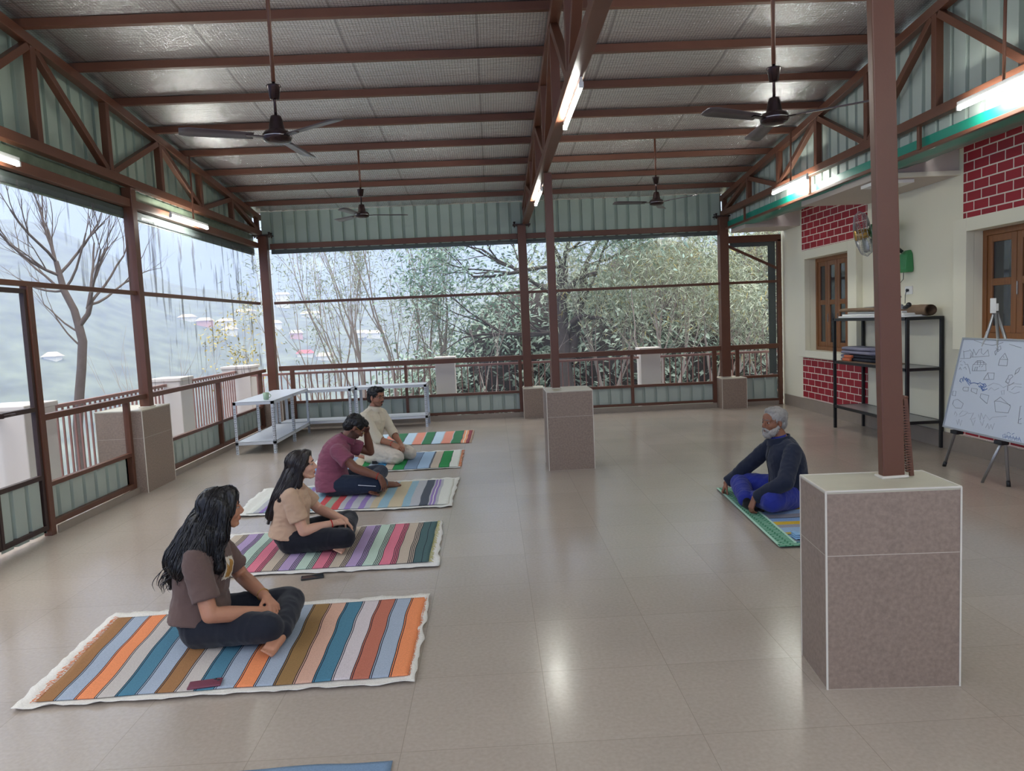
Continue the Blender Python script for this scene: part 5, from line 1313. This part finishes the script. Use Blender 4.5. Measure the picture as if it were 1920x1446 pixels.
fuzz(P5, H5, 'hair', M['hairw'], 460, .009, 33, .0014); fuzz(P5, H5, 'beard', M['beard'], 380, .008, 34, .0013)
cl = MB(); nb = V((.064, 0, .575)); d, s_, u_ = frame_from(V((.2, 0, .97)))
cl.rings([[nb+d*h+(s_*math.cos(2*PI*i/24)+u_*math.sin(2*PI*i/24))*r for i in range(24)] for h, r in ((-.035, .108), (.005, .096), (.022, .098), (.024, .090), (-.01, .088))], cap=False)
cl.build('collar', NAVY, P5.e, smooth=True)
cl = MB(); cl.rings([[nb+d*h+(s_*math.cos(2*PI*i/24)+u_*math.sin(2*PI*i/24))*r for i in range(24)] for h, r in ((-.02, .080), (.018, .070), (.034, .068), (.02, .064))], cap=False)
cl.build('shirt_collar', BLUE, P5.e, smooth=True)
top5 = [o for o in P5.e.children if o.name.startswith('jacket')][0]
bpy.context.view_layer.update()
z = MB(); pts = []
for k in range(14):
    ok, loc, nr, _ = top5.ray_cast(V((.6, .012, .20+.026*k)), V((-1, 0, 0)))
    if ok: pts.append(loc+nr*.002)
if len(pts) > 2: z.tube(pts, .0035, 6).build('zip', M['black'], P5.e)
# ================================================================== OUTSIDE
MB().box((-4.95, Y0R, -.2), (-4.1, 13.9, -.02)).box((-4.1, 13.05, -.2), (7.5, 13.7, -.02)).build('floor_terrace', M['terrace'], kind='structure')
def tpost(label, x, y, w, h=1.07):
    e = empty('terrace_post', (x, y, -.02), 0, label, 'post', 'pale terrace posts')
    MB().box((-w/2, -w/2, 0), (w/2, w/2, h)).build('shaft', M['post'], e, .01)
    MB().box((-w/2-.02, -w/2-.02, h), (w/2+.02, w/2+.02, h+.05)).build('cap', M['post'], e, .01)
XT, YT = -4.62, 13.36
tpost('pale terrace post behind the white racks on the back railing', -.86, YT, .35)
tpost('pale terrace post behind the right half of the back wall', 2.85, YT, .36)
tpost('pale terrace post beyond the left wall, next to the door', XT, 7.15, .5)
tpost('pale terrace post beyond the left wall, past the left plinth', XT, 10.65, .42)
tpost('pale terrace post at the far left corner of the terrace', XT, YT+.2, .5)
tpost('pale terrace post hidden behind the right end bay', 6.5, YT, .36)
def railing(label, a, b, ztop, zbot, sp=.105):
    a, b = V(a), V(b); c = (a+b)/2
    e = empty('terrace_railing', c, 0, label, 'railing', 'terrace railings')
    d = (b-a).normalized(); L_ = (b-a).length
    MB().bar(a-c+V((0, 0, ztop)), b-c+V((0, 0, ztop)), .045, .04).build('top_rail', M['rail'], e, .004)
    MB().bar(a-c+V((0, 0, zbot)), b-c+V((0, 0, zbot)), .035, .03).build('bottom_rail', M['rail'], e, .004)
    n = int(L_/sp)
    proto = None
    for k in range(1, n):
        p = a+d*(L_*k/n)-c
        if proto is None:
            proto = MB().box((-.009, -.009, zbot), (.009, .009, ztop)).build('baluster', M['rail'], e); proto.location = p
        else:
            o = proto.copy(); COL.objects.link(o); o.parent = e; o.location = p
railing('terrace railing beyond the left wall, between door and plinth post', (XT, 7.4, 0), (XT, 10.44, 0), 1.0, .2)
railing('terrace railing beyond the left wall, by the far racks', (XT, 10.86, 0), (XT, 13.3, 0), 1.0, .2)
railing('terrace railing at the left end beside the door', (XT, 4.2, 0), (XT, 6.9, 0), 1.0, .2)
railing('back terrace railing in the left bay behind the white racks', (XT+.25, YT, 0), (-1.04, YT, 0), .92, .2)
railing('back terrace railing in the middle between two pale posts', (-.68, YT, 0), (2.67, YT, 0), .92, .2)
railing('back terrace railing in the right end bays', (3.03, YT, 0), (6.3, YT, 0), .92, .2)

# ---- land
def ridge(az):
    """height of the far ridge against x/y ratio"""
    pts = [(-1.4, 66), (-.66, 64), (-.6, 60), (-.55, 54), (-.5, 44), (-.41, 30), (-.3, 22), (-.2, 17), (0, 26), (.3, 40), (.8, 50), (1.5, 50)]
    for (a, h0), (b, h1) in zip(pts, pts[1:]):
        if a <= az <= b: return h0+(h1-h0)*(az-a)/(b-a)
    return 60
def ground(x, y):
    d = math.hypot(x, y); az = x/max(y, 1)
    az = max(-1.4, min(1.5, az))
    flat = -.5-.03*max(0, d-14)
    if x < 2: flat -= .28*min(2-x, 40)*min(1, max(0, (d-9)/6))
    r = ridge(az)*.86
    t = max(0, min(1, (d-60)/340)); far = -26+(r+26)*(t*t*(3-2*t))
    far += 4*noise.noise(V((x*.02, y*.02, 0)))*t+1.6*noise.noise(V((x*.09, y*.09, 3)))*t
    s = max(0, min(1, (d-20)/60)); s = s*s*(3-2*s)
    return flat*(1-s)+far*s
bm = bmesh.new(); G = []
NA, ND = 110, 90
for j in range(ND+1):
    d = 5+(640-5)*(j/ND)**2.2; row = []
    for i in range(NA+1):
        a = -1.05+2.1*i/NA
        x, y = d*math.sin(a), d*math.cos(a)
        z = ground(x, y)
        if -5.2 < x < 7.6 and y < 13.9: z = min(z, -.35)
        row.append(bm.verts.new((x, y, z)))
    G.append(row)
for j in range(ND):
    for i in range(NA):
        bm.faces.new((G[j][i], G[j][i+1], G[j+1][i+1], G[j+1][i])).smooth = True
M['hill'] = mat('wooded_hillside', lin(104, 112, 100), .95, 0, .95, .16)
me = bpy.data.meshes.new('hillside'); bm.to_mesh(me); bm.free(); me.materials.append(M['hill'])
tag(link(bpy.data.objects.new('hillside', me)), kind='structure')

# ---- far houses
M['hw'] = mat('house_white', lin(232, 228, 224), .8); M['hp'] = mat('house_pink', lin(214, 160, 150), .8); M['hr'] = mat('house_roof', lin(190, 180, 176), .6); M['hrr'] = mat('house_red_roof', lin(190, 84, 74), .7)
def at_px(dx, dy, d):
    r = (F_+R_*((dx-960)/1377.145)-U_*((dy-723)/1377.145)); r = r/r.y
    p = V((0, 0, 1.6699))+r*d; return p
rnd = random.Random(3)
hs = [('white house high on the hazy slope, left of the corner post', 352, 604, 250, 'hw', 'hr'), ('wide white house on the slope seen left of the corner post', 425, 612, 260, 'hw', 'hr'), ('pale house with a flat roof below the wide white house', 432, 628, 230, 'hw', 'hr'),
      ('white house far across the valley, seen past the door post', 100, 679, 200, 'hw', 'hr'), ('row of bright white houses high in the back left bay', 583, 597, 260, 'hw', 'hw'), ('pink house with pale roof low in the back left bay', 556, 634, 230, 'hp', 'hr'),
      ('house with a red roof just above the back hand rail', 573, 672, 190, 'hw', 'hrr'), ('small white house beside the corner post', 516, 616, 250, 'hw', 'hr'), ('tiny white house near the top of the hazy slope', 530, 560, 300, 'hw', 'hr'),
      ('small white house among the thin trees', 678, 634, 260, 'hw', 'hr'), ('pale house behind the thin trees, lower down', 705, 635, 250, 'hw', 'hr'), ('low white house above the hand rail at the back', 612, 676, 200, 'hw', 'hr'),
      ('flat white house on the slope, far left of the corner', 460, 592, 280, 'hw', 'hr'), ('pale house on the slope in the middle of the left bay', 385, 612, 240, 'hp', 'hr')]
for lab, px, py, d, a, b in hs:
    for q in range(80, 470, 3):
        p = at_px(px, py, q)
        if p.z <= ground(p.x, p.y): break
    else: p = at_px(px, py, d)
    k_ = p.y/240; w_, dp, h = rnd.uniform(3.4, 6)*k_, 3.4*k_, rnd.uniform(1.7, 2.6)*k_
    gz = ground(p.x, p.y); 
    e = empty('hillside_house', (p.x, p.y, p.z-h*.3), rnd.uniform(-.4, .4), lab, 'house', 'far hillside houses')
    m = MB(); m.box((-w_/2, -dp/2, min(0, gz-(p.z-h*.3))-.5), (w_/2, dp/2, h)); 
    m.build('walls', M[a], e)
    MB().rings([[V((-w_/2-.4, -dp/2-.4, h)), V((w_/2+.4, -dp/2-.4, h)), V((w_/2+.4, dp/2+.4, h)), V((-w_/2-.4, dp/2+.4, h))], [V((-w_/2+.5, -.3, h+1)), V((w_/2-.5, -.3, h+1)), V((w_/2-.5, .3, h+1)), V((-w_/2+.5, .3, h+1))]], smooth=False).build('roof', M[b], e)

# ---- valley haze (a real scattering volume in front of the far slope)
hz = bpy.data.materials.new('valley_haze'); hz.use_nodes = True; nt = hz.node_tree; nt.nodes.remove(nt.nodes['Principled BSDF'])
vs = nt.nodes.new('ShaderNodeVolumeScatter'); vs.inputs['Color'].default_value = (.31, .385, .82, 1); vs.inputs['Density'].default_value = .0038; vs.inputs['Anisotropy'].default_value = .2
nt.links.new(vs.outputs[0], [n for n in nt.nodes if n.type == 'OUTPUT_MATERIAL'][0].inputs['Volume'])
MB().box((-420, 32, -60), (260, 430, 90)).build('valley_haze', hz, kind='stuff', label='pale blue haze filling the valley beyond the trees', cat='haze')

# ---- trees
M['bark'] = mat('grey_brown_bark', lin(104, 90, 84), .9, 0, .3, 14, .5, 40)
M['bark_d'] = mat('dark_bark', lin(84, 74, 70), .9, 0, .3, 14, .5, 40)
M['twig'] = mat('pale_twigs', lin(170, 154, 144), .9)
def leafmat(n, c, v=.35):
    m = mat(n, c, .5, 0, v, 3); P = m.node_tree.nodes['Principled BSDF']; P.inputs['Specular IOR Level'].default_value = .5
    return m
M['lf_mango'] = leafmat('dark_glossy_leaf', lin(158, 182, 162), .5)
M['lf_feath'] = leafmat('feathery_leaf', lin(176, 184, 156), .3)
M['lf_bamb'] = leafmat('narrow_green_leaf', lin(186, 192, 164), .4)
M['lf_yel'] = leafmat('yellow_leaf', lin(196, 176, 96), .25)
M['lf_bg'] = leafmat('grey_green_leaf', lin(156, 170, 152), .5)

class Tree:
    def __init__(s, seed): s.r = random.Random(seed); s.w = MB(); s.tips = []
    def rv(s): return V((s.r.gauss(0, 1), s.r.gauss(0, 1), s.r.gauss(0, 1))).normalized()
    def limb(s, p, d, L_, r, depth, spread=.6, up=.25, nb=3, wig=.18, seg=5, taper=.55, shrink=.66):
        pts = [p.copy()]; rr = [r]; d = d.normalized()
        for k in range(seg):
            d = (d+s.rv()*wig+V((0, 0, up*.2))).normalized(); p = p+d*(L_/seg); pts.append(p.copy()); rr.append(r*(1-(1-taper)*(k+1)/seg))
        s.w.tube(pts, rr, 6 if r > .02 else 4, cap=False)
        if depth == 0 or r < .003:
            s.tips.append((pts[-1], d)); s.tips.append((pts[len(pts)//2], d)); return
        n = nb+s.r.randint(0, 1)
        for k in range(n):
            i = s.r.randint(max(1, seg//2-1), seg) if k else seg
            dd = (d+s.rv()*spread+V((0, 0, up))).normalized()
            s.limb(pts[i], dd, L_*shrink*s.r.uniform(.7, 1.15), rr[i]*.62, depth-1, spread, up, nb, wig, max(3, seg-1), taper, shrink)
    def path(s, pts, r0, r1, n=8):
        pts = [V(p) for p in pts]; s.w.tube(pts, [r0+(r1-r0)*i/(len(pts)-1) for i in range(len(pts))], n, cap=False)

def leaf_quad(bm, p, d, nrm, ln, wd):
    s = d.cross(nrm)
    if s.length < 1e-4: return
    s.normalize(); mid = p+d*ln*.45+nrm*ln*.05
    f = bm.faces.new([bm.verts.new(q) for q in (p, mid-s*wd*.5, p+d*ln, mid+s*wd*.5)]); f.smooth = False
def foliage(name, mt, pts, parent, per, ln, wd, rad, rnd, droop=.2, mats2=None, frac=0):
    bm = bmesh.new()
    for p, d in pts:
        for k in range(per):
            q = p+V((rnd.gauss(0, 1), rnd.gauss(0, 1), rnd.gauss(0, 1)))*rad
            dd = (d*.5+V((rnd.gauss(0, 1), rnd.gauss(0, 1), rnd.gauss(0, .7)))-V((0, 0, droop))).normalized()
            nn = V((rnd.gauss(0, .6), rnd.gauss(0, .6), 1)).normalized()
            leaf_quad(bm, q, dd, nn, ln*rnd.uniform(.6, 1.2), wd*rnd.uniform(.7, 1.2))
    me = bpy.data.meshes.new(name); bm.to_mesh(me); bm.free(); me.materials.append(M[mt])
    if mats2:
        me.materials.append(M[mats2])
        for p_ in me.polygons:
            if rnd.random() < frac: p_.material_index = 1
    return link(bpy.data.objects.new(name, me), parent)

def wp(px, py, y): return at_px(px, py, y)
# bare tree at the left
T = Tree(11); Yb = 14.4
trunk = [wp(146, 800, Yb)+V((0, 0, -3.0)), wp(146, 800, Yb), wp(149, 740, Yb), wp(153, 690, Yb), wp(155, 640, Yb), wp(148, 612, Yb)]
T.path(trunk, .095, .08)
fork = trunk[-1]
for tgt, r, k in (((120, 545), .065, 3), ((172, 560), .045, 2)):
    a = wp(*tgt, Yb); T.path([fork, fork.lerp(a, .5)+V((.05, 0, -.03)), a],   .075 if k == 3 else .055, r)
    d0 = (a-fork).normalized()
    if k == 3:
        b = wp(105, 490, Yb); T.path([a, b], .065, .045)
        for tg in ((70, 400), (40, 430), (100, 400), (160, 420), (20, 470)): T.limb(b.lerp(a, T.r.random()*.7), wp(*tg, Yb+T.r.uniform(-1, 1))-b, 1.25, .03, 4, .55, .3, 3, .16)
        for tg in ((10, 455), (55, 560), (190, 470)): T.limb(a, wp(*tg, Yb+T.r.uniform(-1, 1))-a, 1.2, .026, 3, .5, .2, 2, .14)
    else:
        for tg in ((240, 450), (190, 380), (150, 400), (235, 560), (250, 480)): T.limb(a.lerp(fork, T.r.random()*.4), wp(*tg, Yb+T.r.uniform(-1, 1))-a, 1.25, .028, 4, .5, .3, 2, .16)
for q, tg in ((wp(152, 650, Yb), (100, 600)), (wp(150, 625, Yb), (90, 590))): T.limb(q, wp(*tg, Yb)-q, .9, .02, 2, .5, .2, 2, .14)
e = empty('bare_tree', trunk[0], 0, 'leafless tree with a crooked trunk beyond the left glazed wall', 'tree')
o = T.w.build('branches', M['bark'], e); o.matrix_parent_inverse = Matrix.Translation(-e.location)

def tree(name, label, cat, seed, base, stems, bark, leaf=None, group=None, lf=dict()):
    T = Tree(seed); base = V(base)
    for st in stems: T.limb(base+V(st.get('o', (0, 0, 0))), V(st['d']), st['L'], st['r'], st['n'], st.get('sp', .5), st.get('up', .3), st.get('nb', 3), st.get('wig', .15), st.get('seg', 6), .55, st.get('sh', .66))
    e = empty(name, base, 0, label, cat, group)
    o = T.w.build('branches', M[bark], e); o.matrix_parent_inverse = Matrix.Translation(-base)
    if leaf:
        f = foliage('foliage', leaf, T.tips+lf.get('extra', []), e, lf['per'], lf['ln'], lf['wd'], lf['rad'], T.r, lf.get('droop', .2), lf.get('m2'), lf.get('frac', 0)); f.matrix_parent_inverse = Matrix.Translation(-base)
    return e
FE = dict(per=11, ln=.18, wd=.026, rad=.17, droop=.1)
GT = 'thin feathery trees beyond the back railing'
tree('feathery_tree', 'thin pale tree with several stems in the back left bay, nearest the corner post', 'tree', 21, (-4.0, 20, -3), [dict(d=(-.12, 0, 1), L=4.2, r=.06, n=3, sp=.42), dict(d=(.1, .1, 1), L=4.6, r=.07, n=3, sp=.4), dict(d=(-.35, 0, 1), L=4.0, r=.045, n=3, sp=.45)], 'twig', 'lf_feath', GT, FE)
tree('feathery_tree', 'thin pale tree in the middle of the back left bay', 'tree', 22, (-2.9, 20.5, -3), [dict(d=(.02, 0, 1), L=4.8, r=.07, n=3, sp=.4), dict(d=(.25, 0, 1), L=4.4, r=.05, n=3, sp=.42), dict(d=(-.2, 0, 1), L=4.2, r=.05, n=3, sp=.42)], 'twig', 'lf_feath', GT, dict(FE, per=14))
tree('feathery_tree', 'thin pale tree just left of the broad dark tree', 'tree', 23, (-1.6, 21, -2.5), [dict(d=(.0, 0, 1), L=4.3, r=.06, n=3, sp=.4), dict(d=(.3, 0, 1), L=3.8, r=.045, n=3, sp=.45), dict(d=(-.22, 0, 1), L=4.2, r=.05, n=3, sp=.4)], 'twig', 'lf_feath', GT, FE)
tree('young_shrub', 'low yellowish shrub by the far corner post', 'shrub', 27, (-5.9, 18, -2.2), [dict(d=(.15, 0, 1), L=2.2, r=.03, n=3, sp=.6), dict(d=(-.3, 0, 1), L=2.0, r=.03, n=3, sp=.6)], 'twig', 'lf_yel', None, dict(per=5, ln=.12, wd=.04, rad=.12))
tree('bare_shrub', 'tangle of bare pale twigs low beyond the left glazed wall', 'shrub', 28, (-8.4, 17.5, -2.6), [dict(d=(a, 0, 1), L=2.3, r=.022, n=3, sp=.5, nb=2) for a in (-.4, -.1, .2, .5)], 'twig')
tree('bare_shrub', 'spray of bare arching twigs in front of the broad dark tree', 'shrub', 29, (-.3, 17.5, -1.4), [dict(d=(a, 0, 1), L=2.0, r=.02, n=3, sp=.42, nb=2, up=.15) for a in (-.3, 0, .3, .6, .9)], 'twig')
# broad dark tree
T = Tree(31); base = wp(1063, 745, 19)+V((0, 0, -1.2))
t1 = [base, wp(1062, 735, 19), wp(1058, 680, 19), wp(1054, 620, 19.0), wp(1052, 560, 19.1), wp(1056, 500, 19.2)]
T.path(t1, .24, .13); t2 = [t1[2]+V((.1, 0, 0)), wp(1078, 620, 19.2), wp(1092, 560, 19.4), wp(1096, 500, 19.5)]; T.path(t2, .17, .1)
T.path([t1[3], wp(1090, 592, 18.7), wp(1130, 598, 18.5)], .09, .04); T.path([t1[4], wp(1085, 520, 18.8), wp(1120, 512, 18.6)], .1, .05)
for q, tg, L_, r in ((t1[5], (1000, 420), 2.2, .09), (t1[4], (930, 520), 2.4, .08), (t1[5], (900, 470), 2.5, .08), (t2[3], (1120, 420), 2, .08), (t2[3], (1170, 480), 1.9, .07), (t1[3], (960, 620), 2.2, .06), (t1[5], (1060, 380), 2.2, .09), (t1[3], (900, 680), 2.4, .06), (t1[3], (870, 620), 2.6, .06), (t2[2], (1160, 460), 1.8, .06)):
    T.limb(q, wp(*tg, 19+T.r.uniform(-1.4, 1.6))-q, L_, r*.7, 2, .62, .12, 3, .2, 5, .6, .6)
e = empty('broad_tree', base, 0, 'broad dark green tree with a forked trunk behind the middle posts', 'tree')
o = T.w.build('branches', M['bark_d'], e); o.matrix_parent_inverse = Matrix.Translation(-base)
f = foliage('foliage', 'lf_mango', T.tips, e, 32, .17, .062, .36, T.r, .35); f.matrix_parent_inverse = Matrix.Translation(-base)
# narrow-leaved trees on the right
BA = dict(per=22, ln=.24, wd=.018, rad=.3, droop=.9, m2='lf_yel', frac=.07)
GB_ = 'narrow-leaved trees on the right beyond the railing'
for k, (lab, x, y, s) in enumerate((('narrow-leaved yellow green tree in the middle of the right back bay', 4.2, 18.0, 41), ('narrow-leaved tree behind the back right post', 5.9, 18.6, 42), ('narrow-leaved tree left of the others, its twigs arching over', 3.0, 19.4, 43), ('narrow-leaved tree seen through the right end bay', 7.4, 19.2, 44))):
    tree('narrow_leaved_tree', lab, 'tree', s, (x, y, -1.0), [dict(d=(a, b, 1), L=2.3, r=.045, n=3, sp=.5, up=.2, nb=3, sh=.7) for a, b in ((-.35, -.1), (.05, .1), (.4, 0))], 'twig', 'lf_bamb', GB_, dict(BA))
# background bushes closing the view
rnd = random.Random(55)
for k, (lab, x, y, w_, h) in enumerate((('dense grey green bush behind the trunk of the broad tree', 1.6, 24, 3.4, 4.6), ('dense grey green bush filling the right back bay', 5.8, 24.5, 3.8, 6.2), ('tall dark bush at the far right behind the end bay', 9.6, 24, 3.4, 6.6), ('low grey green bush at the foot of the broad tree', -1.6, 25, 2.6, 2.6), ('dark bush low behind the middle post', 3.6, 23, 2.4, 3.4))):
    e = empty('background_bush', (x, y, ground(x, y)), 0, lab, 'bush', 'bushes closing the view at the back')
    pts = []
    for q in range(260):
        a, b = rnd.uniform(0, 2*PI), rnd.uniform(-.2, 1)
        rr = math.sqrt(1-max(0, b)**2)*rnd.uniform(.75, 1.0)
        pts.append((V((math.cos(a)*rr*w_, math.sin(a)*rr*w_*.55, h*max(0, b)+.3+rnd.uniform(-.3, .2))), V((math.cos(a), math.sin(a)-.5, .3)).normalized()))
    foliage('foliage', 'lf_bg', pts, e, 14, .34, .1, .34, rnd, .3)
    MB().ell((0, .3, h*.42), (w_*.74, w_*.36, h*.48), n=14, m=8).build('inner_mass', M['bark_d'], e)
